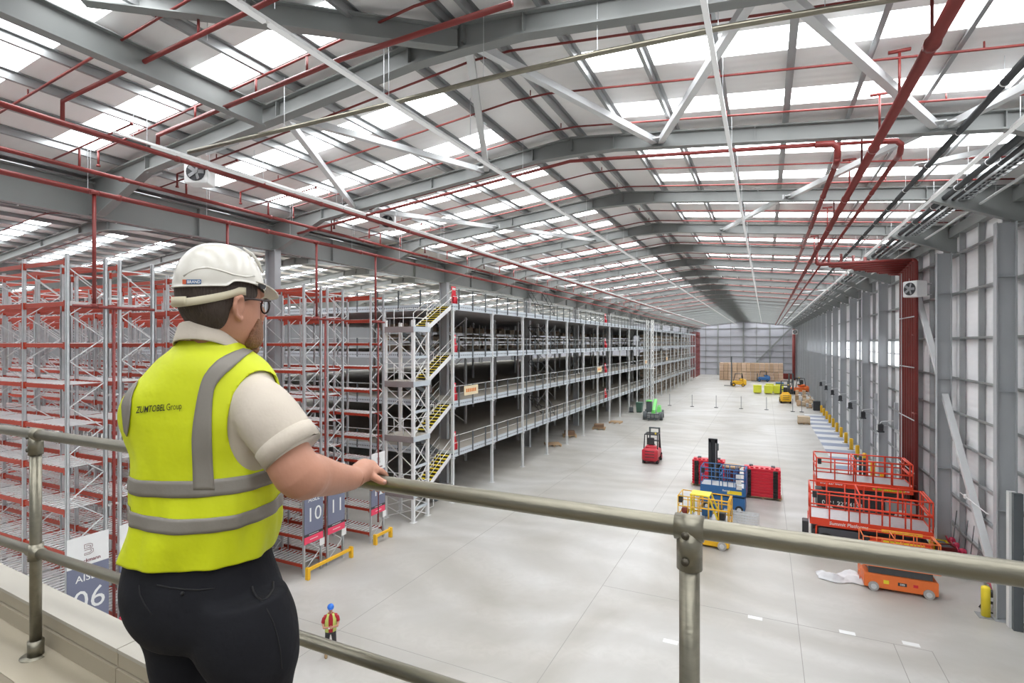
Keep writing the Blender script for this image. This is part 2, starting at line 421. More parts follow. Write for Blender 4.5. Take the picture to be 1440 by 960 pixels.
# beams of the near bay
m = MB(); ibeam(m, (-13.4, -4.6, zt(6.8) - 0.36), (-13.4, 11.0, zt(6.8) - 0.36), 0.62, 0.3); part('tie_beam', m, STEEL, frame)
m = MB(); ibeam(m, (-12.9, 6.2, rz_at(-6.6) - 0.05), (-6.75, 11.1, rz_at(-6.6) - 0.05), 0.5, 0.28); part('tie_beam', m, STEEL, frame)

# ---- right wall
wall_r = struct('wall_right', 'white panelled side wall with grey steel columns', 'wall', None, (-0.27, 0, 0))
RC = MB().box(8.49, 9.09, -0.012, 0.012, 0, 15.63)
for x in (8.49, 9.09): RC.box(x - 0.02, x + 0.02, -0.17, 0.17, 0, 15.63)
RC.box(8.4, 9.2, -0.25, 0.25, 0, 0.05)
for z in (4.3, 9.0, 13.5): RC.box(8.5, 9.08, -0.16, 0.16, z - 0.01, z + 0.01)
RC = RC.mesh('column', COLGREY)
RZ = [0.0, 1.4, 2.9, 4.35, 5.8, 7.3, 9.05, 11.1, 13.4, 15.4, 17.3]
yk = FY[4:]
POSTM = MB().box(9.1, 9.32, -0.06, 0.06, 0, 17.2).mesh('rail_post', PURLIN)
RAIL = MB().box(9.1, 9.33, -4.0, 4.0, -0.02, 0.02).box(9.1, 9.12, -4, 4, -0.02, 0.1).mesh('sheeting_rail', PURLIN)
PANM = {}
rest = MB(); restp = 0
for i, y in enumerate(FY):
    if y >= 19: ob('column', RC, wall_r, (0, y, 0))
for i, y in enumerate(FY[:-1]):
    far = y > 106 or y < 19
    for half in (0, 1):
        ya = y + 4 * half
        for k in range(len(RZ) - 1):
            z0, z1 = RZ[k], RZ[k + 1]
            win = (42 < y < 124 and k == 6)
            if win:
                continue
            if far: rest.box(9.35, 9.5, ya + 0.02, ya + 3.98, z0 + 0.01, z1 - 0.01)
            else:
                if k not in PANM: PANM[k] = MB().box(9.35, 9.5, 0.02, 3.98, z0 + 0.01, z1 - 0.01).mesh('wall_panel', WPANEL)
                ob('wall_panel', PANM[k], wall_r, (0, ya, 0))
    if y >= 19:
        for dy in ((1.3, 4.0, 6.6) if y < 60 else (4.0,)):
            ob('rail_post', POSTM, wall_r, (0, y + dy, 0))
        for z in RZ[1:-1]: ob('sheeting_rail', RAIL, wall_r, (0, y + 4, z))
part('wall_panel', rest, WPANEL, wall_r, kind='stuff')
part('wall_backing', MB().box(9.5, 9.6, FY[0], YEND, 0, 17.4), WHITE, wall_r)
part('wall_brace', MB().bar((8.85, 41.9, 15.0), (8.85, 27.6, 0.25), 0.22, 0.28, (1, 0, 0)), BRACE, wall_r)
part('eaves_beam', MB().box(9.0, 9.35, FY[0], YEND, 16.4, 16.9), STEEL, wall_r)
ORDN = ['first', 'second', 'third', 'fourth', 'fifth', 'sixth', 'seventh', 'eighth', 'ninth', 'tenth', 'eleventh', 'twelfth']
# windows: real frames with two rows of panes
n = 0
for y in FY[:-1]:
    if 42 < y < 124:
        n += 1
        w = struct('window_%d' % n, 'bright high window strip between the columns, %s bay from the red risers' % ORDN[n - 1], 'window', None, (-0.27, 0, 0))
        part('window_frame', MB().box(9.3, 9.42, y, y + 8, 9.05, 9.13).box(9.3, 9.42, y, y + 8, 10.04, 10.1).box(9.3, 9.42, y, y + 8, 11.02, 11.1).box(9.3, 9.42, y + 3.97, y + 4.03, 9.05, 11.1).box(9.3, 9.42, y, y + .06, 9.05, 11.1).box(9.3, 9.42, y + 7.94, y + 8, 9.05, 11.1), GALV, w)
        for a in (0.06, 4.03):
            for z0, z1 in ((9.13, 10.04), (10.1, 11.02)):
                part('pane', MB().box(9.38, 9.4, y + a, y + a + 3.91, z0, z1), WINGLOW, w)
# dock doors
DG = pm('door_pale_grey', (0.66, 0.67, 0.68), 0.45, 0, 0.04, 2)
n = 0
for y in FY[:-1]:
    if 42 < y < 100:
        n += 1
        d = struct('door_%d' % n, 'pale sectional dock door with small vision panel, %s along the wall' % ORDN[n - 1], 'door', None, (-0.27, 0, 0))
        for k in range(8):
            part('door_panel', MB().box(9.2, 9.26, y + 2.4, y + 5.4, 0.02 + 0.52 * k, 0.5 + 0.52 * k), DG if k % 3 else WHITE, d)
        part('door_frame', MB().box(9.08, 9.3, y + 2.2, y + 2.38, 0, 6.4).box(9.08, 9.3, y + 5.42, y + 5.6, 0, 6.4).box(9.08, 9.3, y + 2.2, y + 5.6, 4.2, 4.4), COLGREY, d)
        part('vision_panel', MB().box(9.17, 9.2, y + 3.0, y + 4.6, 2.2, 2.55), pm('tinted_glass', (0.20, 0.24, 0.34), 0.15), d)
        part('notice', MB().box(9.16, 9.2, y + 3.3, y + 4.3, 2.75, 3.35), WHITE, d)
    if 18 < y < 20:
        d = struct('door_9', 'white roller door jamb beside the yellow bollard', 'door', None, (-0.2, 0, 0))
        part('door_frame', MB().box(8.62, 8.86, 26.55, 26.8, 0, 5.2), WHITE, d)
        part('door_guide', MB().box(8.7, 8.98, 26.35, 26.54, 0, 5.2), DGREY, d)
        for k in range(9): part('door_panel', MB().box(9.0, 9.06, 22.0, 26.3, 0.02 + 0.56 * k, 0.54 + 0.56 * k), DG, d)

# ---- back wall
wall_b = struct('wall_back', 'far gable wall of pale grey panels with diagonal brace', 'wall')
xs = [XLEFT + 4 * k for k in range(int((XR - XLEFT) / 4) + 1)]
rows = [0, 2.0, 4.2, 6.2, 8.2, 10.2, 13.0, 15.8, 18.9]
xs2 = [XR - 4 * k for k in range(0, 9)]
for a, b2 in zip(xs2[1:], xs2[:-1]):
    for z0, z1 in zip(rows[:-1], rows[1:]):
        part('wall_panel', MB().box(a + 0.02, b2 - 0.02, YEND + 0.35, YEND + 0.5, z0 + 0.01, z1 - 0.01), BPANEL, wall_b)
part('wall_backing', MB().box(XLEFT, XR + .2, YEND + 0.5, YEND + 0.6, 0, 19), BPANEL, wall_b)
for x in xs2: part('gable_post', MB().box(x - 0.06, x + 0.06, YEND + 0.1, YEND + 0.34, 0, 18.4), STEEL, wall_b)
for x in (XR - 0.9, XR - 8, XR - 16, XR - 24, XR - 32): part('gable_column', MB().box(x - 0.2, x + 0.2, YEND - 0.4, YEND + 0.1, 0, 17.6), STEEL, wall_b)
for z in rows[1:-1]: part('sheeting_rail', MB().box(XV, XR, YEND + 0.05, YEND + 0.3, z - 0.08, z + 0.08), STEEL, wall_b)
part('wall_brace', MB().bar((7.8, YEND - 0.55, 16), (-2.5, YEND - 0.55, 4.6), 0.3, 0.5), STEEL, wall_b)
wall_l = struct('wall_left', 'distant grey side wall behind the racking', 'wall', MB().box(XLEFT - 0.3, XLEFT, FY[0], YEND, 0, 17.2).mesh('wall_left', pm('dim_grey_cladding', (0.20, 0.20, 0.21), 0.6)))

# ---- viewing platform, kerb
plat = struct('floor_platform', 'raised concrete viewing platform at the near edge', 'platform')
part('slab', MB().box(-9, 7, -3.6, 1.45, 9.05, 9.35), PLAT, plat)
part('support_wall', MB().box(-9, 7, -3.6, 1.25, 0, 9.05), WHITE, plat)
kerb = struct('trim_1', 'cream capped kerb along the platform edge', 'kerb')
ang = math.radians(-3.2)
def kpt(x, y, z): 
    return (x, 1.53 + (x + 2.63) * math.tan(ang) + y, z)
edges = [-9.0, -6.6, -4.6, -2.62, -0.6, 1.6, 4.0, 7.0]
for a, b2 in zip(edges[:-1], edges[1:]):
    for z0, z1, y0, mt, nm in ((9.35, 9.445, -0.145, CREAM, 'kerb_board'), (9.45, 9.51, -0.135, CREAM, 'kerb_board'), (9.513, 9.53, -0.14, CAPWHITE, 'kerb_cap')):
        g = 0.003
        part(nm, MB().hexa([kpt(a + g, y0, z0), kpt(b2 - g, y0, z0), kpt(b2 - g, 0.0, z0), kpt(a + g, 0.0, z0), kpt(a + g, y0, z1), kpt(b2 - g, y0, z1), kpt(b2 - g, 0.0, z1), kpt(a + g, 0.0, z1)]), mt, kerb)
part('kerb_flashing', MB().hexa([kpt(-9, -0.34, 9.34), kpt(7, -0.34, 9.34), kpt(7, -0.14, 9.34), kpt(-9, -0.14, 9.34), kpt(-9, -0.34, 9.353), kpt(7, -0.34, 9.353), kpt(7, -0.14, 9.365), kpt(-9, -0.14, 9.365)]), CREAM, kerb)
# ------------------------------------------------------------------ guard rail in front of the viewer
RY, RZT, RZM = 1.36, 10.45, 9.87
gr = thing('guard_rail', 'tubular galvanised guard rail across the platform edge', 'railing', (0, RY, 9.35))
zt_, zm_ = RZT - 9.35, RZM - 9.35
posts = [-6.33, -3.25, -0.167, 2.92]
part('top_rail', MB().tube((-9, 0, zt_), (6.8, 0, zt_), 0.0245, 20), TUBE, gr, True)
part('mid_rail', MB().tube((-9, 0, zm_), (6.8, 0, zm_), 0.0225, 20), TUBE, gr, True)
BOLT = pm('dark_socket_screw', (0.10, 0.09, 0.07), 0.5, 0.6)
for x in posts:
    part('post', MB().tube((x, 0, 0.01), (x, 0, zt_ - 0.02), 0.0243, 20), TUBE, gr, True)
    part('tee_fitting', MB().tube((x - 0.034, 0, zt_), (x + 0.034, 0, zt_), 0.031, 20).tube((x, 0, zt_ - 0.1), (x, 0, zt_), 0.0305, 20), TUBE, gr, True)
    part('cross_fitting', MB().tube((x - 0.045, 0, zm_), (x + 0.045, 0, zm_), 0.029, 20).tube((x, 0, zm_ - 0.04), (x, 0, zm_ + 0.04), 0.031, 20), TUBE, gr, True)
    fl = part('base_flange', MB().tube((x, 0, 0.0), (x, 0, 0.012), 0.062, 20).tube((x, 0, 0.01), (x, 0, 0.085), 0.033, 20), TUBE, gr, True)
    for z in (zt_ - 0.012, zt_ - 0.075):
        part('screw', MB().tube((x - 0.006, -0.028, z), (x - 0.006, -0.0345, z), 0.0095, 12).tube((x - .006, -.034, z), (x - .006, -.0352, z), 0.005, 6), BOLT, gr, True)

# ------------------------------------------------------------------ overhead services
def run_y(m, x, z, y0, y1, r, n=8, step=None):
    m.tube((x, y0, z), (x, y1, z), r, n)
def clips(name, x, z, r, y0, y1, step, parent, mat):
    me = MB().disc((0, 0, 0), r * 1.22, (0, 1, 0), 0.07, 10).mesh(name, mat, True)
    y = y0
    while y < y1:
        ob(name, me, parent, (x, y, z)); y += step
def rods(x, z, y0, y1, step, parent, top=None):
    me = None; y = y0
    while y < y1:
        zz = (zt(x - XRIDGE) + 0.1) if top is None else top
        if me is None: me = MB().box(-0.009, 0.009, -0.009, 0.009, 0, zz - z).mesh('hanger_rod', GALV)
        ob('hanger_rod', me, parent, (x, y, z)); y += step
# lighting trunking lines
for x, z, nm in ((-16.35, 16.72, 'lighting trunking line beside the long red pipe, leftmost of four'), (-8.35, 16.85, 'white lighting trunking line left of the roof ridge'),
                 (-0.97, 16.85, 'white lighting trunking line right of the roof ridge'), (6.1, 16.75, 'white lighting trunking line nearest the right wall')):
    t = thing('light_trunking', nm, 'light', (x, 0, z))
    y0 = 8.6 if x < -15 else 2.0
    part('trunking', MB().box(-0.05, 0.05, y0, 190, 0.0, 0.07), WHITE, t)
    lm = MB().box(-0.045, 0.045, 0, 3.9, -0.055, -0.002).mesh('luminaire', LAMP)
    y = y0 + 1.0
    while y < 185:
        ob('luminaire', lm, t, (0, y, 0)); y += 4.0
    y = y0 + 0.5
    rm = MB().box(-0.006, 0.006, -0.006, 0.006, 0.07, zt(x - XRIDGE) - z + 0.1).mesh('hanger_rod', GALV)
    while y < 80:
        ob('hanger_rod', rm, t, (0, y, 0)); y += 4.0
# red mains on the left, above the rack ends
MAINS = [(-16.4, 16.58, 0.075, 'long red sprinkler main under the leftmost light line'), (-19.35, 16.35, 0.07, 'upper red sprinkler main above the rack ends'), (-19.5, 15.74, 0.085, 'lower red sprinkler main with capped drops above the rack ends')]
for x, z, r, lb in MAINS:
    t = thing('sprinkler_main', lb, 'pipe', (x, 0, z))
    part('pipe', MB().tube((0, -2, 0), (0, 188, 0), r, 10), REDPIPE, t, True)
    cm = MB().disc((0, 0, 0), r * 1.25, (0, 1, 0), 0.12, 12).mesh('coupling', REDPIPE, True)
    y = 4.5
    while y < 90: ob('coupling', cm, t, (0, y, 0)); y += 5.9
    rm = MB().box(-0.007, 0.007, -0.007, 0.007, 0, zt(x - XRIDGE) - z + 0.1).mesh('hanger_rod', GALV)
    y = 5.5
    while y < 60: ob('hanger_rod', rm, t, (0, y, 0)); y += 4.0
# three large red mains on the right
RM = [(2.0, 16.5, 0.085, 19.0, 47.2, 'left'), (2.85, 16.55, 0.12, 2.0, 185.0, 'middle'), (3.6, 16.5, 0.07, 19.0, 185.0, 'right')]
for x, z, r, y0, y1, w in RM:
    t = thing('sprinkler_main', 'thick red sprinkler main running down the hall, %s of three' % w, 'pipe', (x, 0, z))
    pts = [(0, y0, 0), (0, y1, 0)]
    if w != 'middle':
        zz = rz_at(x) - 0.42 - z
        part('elbow', MB().path([(0, y0 + 0.6, 0), (0, y0 + 0.15, 0.0), (0, y0, 0.15), (0, y0 - 0.05, zz - 0.12), (-0.12, y0 - 0.05, zz), (-0.6, y0 - 0.05, zz + 0.05)], r * 1.2, 10), REDPIPE, t, True)
        part('cross_header', MB().path([(-0.5, y0 - 0.05, zz + 0.05), (XRIDGE - x, y0 - 0.05, ZR - 0.95 - z), (XRIDGE - x - 14.0, y0 - 0.05, zt(14.0) - 0.95 - z)], r * 0.75, 8), REDPIPE, t, True)
        if w == 'right': y0 += 0.3
    part('pipe', MB().tube((0, y0, 0), (0, y1, 0), r, 12), REDPIPE, t, True)
    cm = MB().disc((0, 0, 0), r * 1.22, (0, 1, 0), 0.14, 12).mesh('coupling', REDPIPE, True)
    y = y0 + 4.5
    while y < 90 and y < y1: ob('coupling', cm, t, (0, y, 0)); y += 6.0
    if w == 'middle':
        for y in (12.5, 15.2, 17.6, 20.6, 23.4, 28.4, 31.2, 36.4, 39.2):
            part('branch_riser', MB().tube((0, y, 0.05), (0, y, rz_at(x) - z + 0.45), 0.03, 8).tube((-0.22, y, rz_at(x) - z + 0.43), (0.22, y, rz_at(x) - z + 0.43), 0.045, 8), REDPIPE, t, True)
# branch range pipes under the purlins, three per bay
bm_ = MB().path([(-13.2, 0, zt(13.2) - 0.07), (-6, 0, zt(6) - 0.07), (-0.6, 0, ZR - 0.12), (0.6, 0, ZR - 0.12), (7, 0, zt(7) - 0.07), (15.0, 0, zt(15.0) - 0.07)], 0.032, 8)
for k in range(5): bm_.tube((-11 + 5.5 * k, 0, zt(-11 + 5.5 * k) - 0.06), (-11 + 5.5 * k, 0, zt(-11 + 5.5 * k) + 0.1), 0.02, 6)
BR = bm_.mesh('range_pipe', REDPIPE, True)
DRP = MB().tube((-13.2, 0, zt(13.2) - 0.07), (-13.2, 0, zt(13.2) - 0.55), 0.035, 8).disc((-13.2, 0, zt(13.2) - 0.55), 0.06, (0, 0, 1), 0.06, 8).mesh('drop', REDPIPE, True)
bt = thing('sprinkler_range_pipes', 'thin red sprinkler branch pipes following the roof slope', 'pipe', (0, 0, 0))
for y in FY[2:24]:
    for d in ((1.35, 4.0, 6.75) if y < 120 else (4.0,)):
        ob('range_pipe', BR, bt, (XRIDGE, y + d, 0)); 
        if y < 90: ob('drop', DRP, bt, (XRIDGE, y + d, 0))
t2 = thing('sprinkler_range_pipes', 'thin red sprinkler branch pipes under the left neighbouring roof', 'pipe', (0, 0, 0))
for y in FY[3:14]:
    for d in (1.35, 5.4): ob('range_pipe', BR, t2, (SPANS[1], y + d, 0))
# stub branches rising from the left main
for i, y in enumerate((5.6, 9.2, 12.6, 16.2, 19.9, 23.6)):
    part('stub_branch', MB().tube((-19.35 - XRIDGE * 0, y, 16.35), (-19.35, y, 16.95), 0.035, 8).tube((-21.0, y, 16.85), (-16.6, y, 17.25), 0.028, 8).disc((-16.6, y, 17.25), 0.05, (1, 0, 0), .06, 8), REDPIPE, bt, True)
# red header to the right wall and riser bank
t = thing('sprinkler_risers', 'bank of tall red sprinkler risers against the right wall', 'pipe', (8.32, 41.6, 0))
for k in range(7):
    y = 0.62 * k - 1.9; top = 15.95 - 0.07 * k
    part('riser', MB().path([(-0.05, y, 0.03), (-0.05, y, top - 0.12), (-0.12, y, top - 0.03), (-0.25, y, top)], 0.12, 10), REDPIPE, t, True)
    part('header', MB().tube((-0.2, y, top), (-5.2 + (0.75 * k), y, top + 0.02), 0.11, 10), REDPIPE, t, True)
    part('header_drop', MB().path([(-5.2 + 0.75 * k, y, top), (-5.3 + 0.75 * k, y, top + 0.1), (-5.3 + 0.75 * k, y, top + 0.95)], 0.09, 10), REDPIPE, t, True)
for z in (3.0, 6.2, 9.4, 12.5):
    part('pipe_clamp', MB().box(-0.2, -0.17, -2.1, 2.0, z - 0.03, z + 0.03), GALV, t)
for z, l in ((2.2, 0.9), (2.5, 0.7), (6.6, 0.9), (11.4, 0.6)):
    part('test_outlet', MB().tube((-0.1, -1.15, z), (-0.1, -1.15 - l, z), 0.05, 8).disc((-0.1, -1.15 - l, z), 0.08, (0, 1, 0), 0.05, 10), REDPIPE, t, True)
t = thing('sprinkler_risers', 'far red riser pipe in the hall corner', 'pipe', (7.6, 176.0, 0))
part('riser', MB().tube((0, 0, 0), (0, 0, 15), 0.4, 10), REDPIPE, t, True)
part('riser', MB().tube((0, 1.5, 0), (0, 1.5, 15), 0.4, 10), REDPIPE, t, True)
# dark drainage pipes, white pipe, cable ladder on the right
def longpipe(name, lb, x, z, r, mat, cat='pipe', y0=2, y1=188, cl=3.2, clm=WHITE):
    t = thing(name, lb, cat, (x, 0, z))
    part('pipe', MB().tube((0, y0, 0), (0, y1, 0), r, 12), mat, t, True)
    cm = MB().disc((0, 0, 0), r * 1.12, (0, 1, 0), 0.035, 12).mesh('pipe_clip', clm, True)
    y = y0 + 1.2
    while y < 95: ob('pipe_clip', cm, t, (0, y, 0)); y += cl
    rm = MB().box(-0.006, 0.006, -0.006, 0.006, 0, zt(max(min(x - XRIDGE, 15.5), -15.5)) - z + 0.1).mesh('hanger_rod', GALV)
    y = y0 + 1.2
    while y < 70: ob('hanger_rod', rm, t, (0, y, 0)); y += cl
longpipe('drain_pipe', 'dark grey roof drainage pipe right of the red mains', 5.0, 16.92, 0.09, BLACKPIPE)
longpipe('drain_pipe', 'thick dark drainage pipe beside the cable ladder', 6.62, 16.82, 0.11, BLACKPIPE)
longpipe('drain_pipe', 'slim dark drainage pipe under the thick one near the ladder', 6.9, 16.72, 0.07, BLACKPIPE)
longpipe('conduit', 'pale conduit nearest the right wall columns', 7.75, 16.45, 0.05, BRACE)
longpipe('drain_pipe', 'upper black drainage pipe beyond the valley beam', -24.3, 16.35, 0.15, BLACKPIPE)
longpipe('drain_pipe', 'lower black drainage pipe beyond the valley beam', -24.2, 15.95, 0.12, BLACKPIPE)
t = thing('cable_ladder', 'galvanised cable ladder hung near the right wall', 'cable tray', (7.25, 0, 16.65))
part('side_rail', MB().box(-0.2, -0.18, 2, 188, 0, 0.1), PURLIN, t); part('side_rail', MB().box(0.18, 0.2, 2, 188, 0, 0.1), PURLIN, t)
rg = MB().box(-0.2, 0.2, -0.02, 0.02, 0.0, 0.03).mesh('rung', PURLIN)
for k in range(150): ob('rung', rg, t, (0, 10 + 0.45 * k, 0))
part('cable', MB().tube((0.05, 2, 0.06), (0.05, 188, 0.06), 0.04, 6).tube((-0.08, 2, 0.06), (-0.08, 188, 0.06), 0.035, 6), DARK, t, True)
# curved weathered conduit across the near bay
t = thing('conduit', 'weathered conduit sweeping across under the first roof bay', 'pipe', (0, 0, 0))
pts = [P(265, 214, 15.6), P(400, 182, 14.6), P(540, 148, 13.6), P(680, 112, 12.4), P(840, 75, 11.5), P(1010, 40, 10.6), P(1160, 14, 9.9), P(1300, -8, 9.2)]
part('pipe', MB().path(pts, 0.06, 10), TUBE, t, True)
for q in pts[1:-1]: part('hanger_rod', MB().box(q.x - 0.006, q.x + 0.006, q.y - 0.006, q.y + 0.006, q.z, zt(q.x - XRIDGE) + 0.1), GALV, t)
t = thing('sprinkler_main', 'red pipe sloping across the top left corner with upright heads', 'pipe', (0, 0, 0))
a, b2 = P(88, 142, 14.6), P(420, -18, 10.2)
part('pipe', MB().path([a + Vector((0, 0, -0.55)), a, b2], 0.055, 10), REDPIPE, t, True)
for q in (0.33, 0.66, 0.9): 
    w = a.lerp(b2, q); part('sprinkler_head', MB().tube(w, w + Vector((0, 0, 0.35)), 0.03, 8), REDPIPE, t, True)
    part('hanger_rod', MB().box(w.x - .006, w.x + .006, w.y + .2, w.y + .212, w.z, zt(w.x - XRIDGE) + .1), GALV, t)
t = thing('sprinkler_main', 'red pipe sloping under the nearest rafter on the left', 'pipe', (0, 0, 0))
a, b2, c2 = P(222, 190, 16.2), P(480, 83, 12.4), P(720, 5, 10.0)
part('pipe', MB().path([a + Vector((0, 0, -0.3)), a, b2, c2], 0.06, 10), REDPIPE, t, True)
for q in (0.25, 0.6, 0.85):
    w = a.lerp(b2, q); part('sprinkler_head', MB().tube(w, w + Vector((0, 0, 0.4)), 0.03, 8), REDPIPE, t, True)
# unit heaters
def heater(lb, loc, rz, s):
    t = thing('unit_heater', lb, 'heater', loc, rz)
    part('casing', MB().cbox((0, 0, 0), (s, s * 0.75, s), 0.04 * s), WHITE, t)
    part('fan_ring', MB().disc((0, -s * 0.385, 0), s * 0.4, (0, 1, 0), 0.03, 20), DARK, t)
    for k in range(5):
        a = k * 2 * PI / 5
        part('fan_blade', MB().bar((0.06 * s * math.cos(a), -s * .41, 0.06 * s * math.sin(a)), (0.35 * s * math.cos(a), -s * .41, 0.35 * s * math.sin(a)), 0.16 * s, 0.012, (0.3, 1, 0)), MATTGREY, t)
    part('fan_hub', MB().disc((0, -s * 0.42, 0), s * 0.1, (0, 1, 0), 0.04, 12), MATTGREY, t)
    for x in (-.4, .4): part('hanger_rod', MB().box(x * s - .006, x * s + .006, -.006, .006, s * .5, s * .5 + (zt(loc[0] - XRIDGE) + .1 - loc[2] - s * .5 if loc[0] < 7 else 0.2)), GALV, t)
    return t
heater('white unit heater with black fan hung beside the left light line', (-16.8, 11.4, 16.45), math.radians(30), 0.74)
heater('white unit heater further along the left light line', (-17.0, 21.3, 16.9), math.radians(30), 0.74)
t = heater('white unit heater bracketed to the right wall column', (8.05, 38.9, 14.1), math.radians(-55), 0.95)
part('bracket', MB().box(-.2, .3, .3, 1.3, -.35, -.3).box(-.2, .3, .3, 1.3, .3, .35), GALV, t)
heater('far white unit heater high in the hall corner', (7.6, 170, 14.0), 0, 1.3)

# ------------------------------------------------------------------ pallet racking
LEV = [13.4 - 1.29 * k for k in range(11)]
RX, BLEN, RD = -19.4, 2.6, 1.05
UPM = MB().box(-0.05, 0.05, -0.045, -0.035, 0, 13.65).box(-0.05, -0.04, -0.045, 0.045, 0, 13.65).box(0.04, 0.05, -0.045, 0.045, 0, 13.65).box(-0.05, -0.02, 0.035, 0.045, 0, 13.65).box(0.02, 0.05, 0.035, 0.045, 0, 13.65).box(-0.09, 0.09, -0.07, 0.07, 0, 0.012)
UPM = UPM.mesh('upright', GALV)
BMM = MB().box(-BLEN + 0.05, -0.05, -0.025, 0.025, -0.065, 0.065).box(-BLEN + 0.05, -BLEN + 0.1, -0.05, 0.03, -0.12, 0.1).box(-0.1, -0.05, -0.05, 0.03, -0.12, 0.1).mesh('beam', RACKRED)
dk = MB()
for k in range(10): dk.box(-BLEN + 0.14 + 0.245 * k, -BLEN + 0.245 + 0.245 * k, 0.03, RD - 0.03, 0.066, 0.085)
DKM = dk.mesh('deck_bars', DECKBAR)
brm = MB()
z = 0.25; fl_ = 0
while z < 13.2:
    za, zb = (z, z + 0.72)
    ya, yb = (0.05, RD - 0.05) if fl_ % 2 == 0 else (RD - 0.05, 0.05)
    brm.bar((0, ya, za), (0, yb, zb), 0.025, 0.04, (1, 0, 0)); z += 0.72; fl_ += 1
for z in (0.2, 13.3): brm.box(-0.015, 0.015, 0.05, RD - 0.05, z - 0.02, z + 0.02)
BRM = brm.mesh('frame_bracing', BRACE)
SPC = MB().box(-0.03, 0.03, 0, 0.42, -0.03, 0.03).mesh('row_spacer', BRACE)
def logo(mb_list, x, y, z, s):
    pts = [(-.32, .45), (.1, .45), (.3, .35), (.3, .12), (.12, .03), (.36, -.08), (.36, -.35), (.12, -.47), (-.32, -.47), (-.32, -.33), (.08, -.33), (.2, -.27), (.2, -.12), (.05, -.05), (-.32, -.05)]
    m = MB().path([(x, y + a * s, z + b * s) for a, b in pts], 0.02 * s, 4)
    pts = [(-.2, .3), (.06, .3), (.16, .25), (.16, .16), (.04, .1), (-.32, .1), (-.32, .45)]
    m.path([(x, y + a * s, z + b * s) for a, b in pts], 0.02 * s, 4)
    return m
MAROON = pm('maroon_print', (0.16, 0.03, 0.04), 0.5)
def aisle_sign(parent, y, num):
    """board fixed to the rack end, faces +X; coordinates local to the rack row"""
    x = 0.075; w = RD + 0.1; yc = y + RD / 2; y0, y1 = yc - w / 2, yc + w / 2
    s = part('aisle_sign', MB().box(x, x + 0.02, y0, y1, 1.96, 3.9), SLATE, parent, label='slate blue aisle number board %s' % num)
    part('sign_header', MB().box(x, x + 0.021, y0, y1, 3.9, 4.84), WHITE, s)
    part('sign_band', MB().box(x, x + 0.02, y0, y1, 1.83, 1.96), DARK, s)
    part('sign_footer', MB().box(x, x + 0.021, y0, y1, 1.5, 1.83), SIGNRED, s)
    part('lettering', face_x(text_mb('AISLE', 0.30, 0.0), x + 0.024, yc, 3.52), WHITE, s)
    part('lettering', face_x(text_mb(num, 0.95, -0.004), x + 0.024, yc + 0.02, 2.78), WHITE, s)
    part('lettering', face_x(text_mb('Bleckmann', 0.155, 0.002), x + 0.024, yc, 4.05), MAROON, s)
    part('emblem', logo(None, x + 0.026, yc, 4.4, 0.36), MAROON, s)
    part('lettering', MB().box(x + 0.02, x + 0.024, yc - .3, yc + .3, 1.885, 1.905), WHITE, s)
    part('lettering', MB().box(x + 0.02, x + 0.024, yc - .25, yc + .25, 1.655, 1.68), WHITE, s)
    part('notice', MB().box(x, x + 0.01, y1 - .2, y1 + .12, 1.15, 1.5), WHITE, s)
def rack_row(y0, nb, double, nums, lb, nsep):
    t = thing('pallet_rack_row', lb, 'pallet rack', (RX, y0, 0), 0, 'pallet rack rows')
    racks = [0.0] + ([RD + 0.42] if double else [])
    jb, jd = MB(), MB(); nj = 0
    for ri, ry in enumerate(racks):
        for i in range(nb + 1):
            xx = -BLEN * i
            ob('upright', UPM, t, (xx, ry, 0)); ob('upright', UPM, t, (xx, ry + RD, 0), PI)
            ob('frame_bracing', BRM, t, (xx, ry, 0))
        for i in range(nb):
            xx = -BLEN * i
            for z in LEV:
                cpx = PX((RX + xx - 1.3, y0 + ry + 0.5, z))
                sep = i < nsep and -80 < cpx[0] < 1500 and cpx[1] < 990
                for yy, r in ((ry - 0.01, 0.0), (ry + RD + 0.01, 0)):
                    if sep: ob('beam', BMM, t, (xx, yy, z), 0)
                    else: jb.box(xx - BLEN + 0.05, xx - 0.05, yy - 0.025, yy + 0.025, z - 0.065, z + 0.065); nj += 1
                if z > 13: continue
                if sep: ob('deck_bars', DKM, t, (xx, ry, z))
                else:
                    for k in range(0, 10, 2): jd.box(xx - BLEN + 0.14 + 0.245 * k, xx - BLEN + 0.3 + 0.245 * k, ry + 0.03, ry + RD - 0.03, z + 0.066, z + 0.085)
    if nj:
        part('beam', jb, RACKRED, t, kind='stuff'); part('deck_bars', jd, DECKBAR, t, kind='stuff')
    if double:
        for z in (12.35, 9.2, 5.6, 2.4):
            for i in range(3): ob('row_spacer', SPC, t, (-BLEN * i, RD, z))
    for k, nmb in enumerate(nums): aisle_sign(t, racks[k], nmb)
    # in-rack sprinkler feed fixed to the rack end
    yy = RD + 0.21 if double else RD * 0.5
    w = (2 * RD + 0.42) if double else RD
    part('sprinkler_feed', MB().path([(0.1, w * 0.27, 15.7), (0.1, w * 0.27, 12.1)], 0.055, 10).tube((0.1, 0.1, 12.05), (0.1, w, 12.05), 0.05, 10).tube((0.08, yy, 12.0), (0.08, yy, 1.0), 0.045, 10).disc((0.1, w * 0.27, 15.68), 0.13, (0, 0, 1), 0.12, 12).disc((0.1, w * .27, 12.07), .1, (0, 0, 1), .15, 12), REDPIPE, t, True, label='red in-rack sprinkler pipe')
    return t
rack_row(8.9, 4, True, ('06', '07'), 'nearest red and silver pallet rack row with aisle board 06', 3)
rack_row(13.55, 14, True, ('08', '09'), 'pallet rack row mostly hidden behind the man in yellow', 6)
rack_row(18.2, 20, True, ('10', '11'), 'pallet rack row with aisle boards 10 and 11', 6)
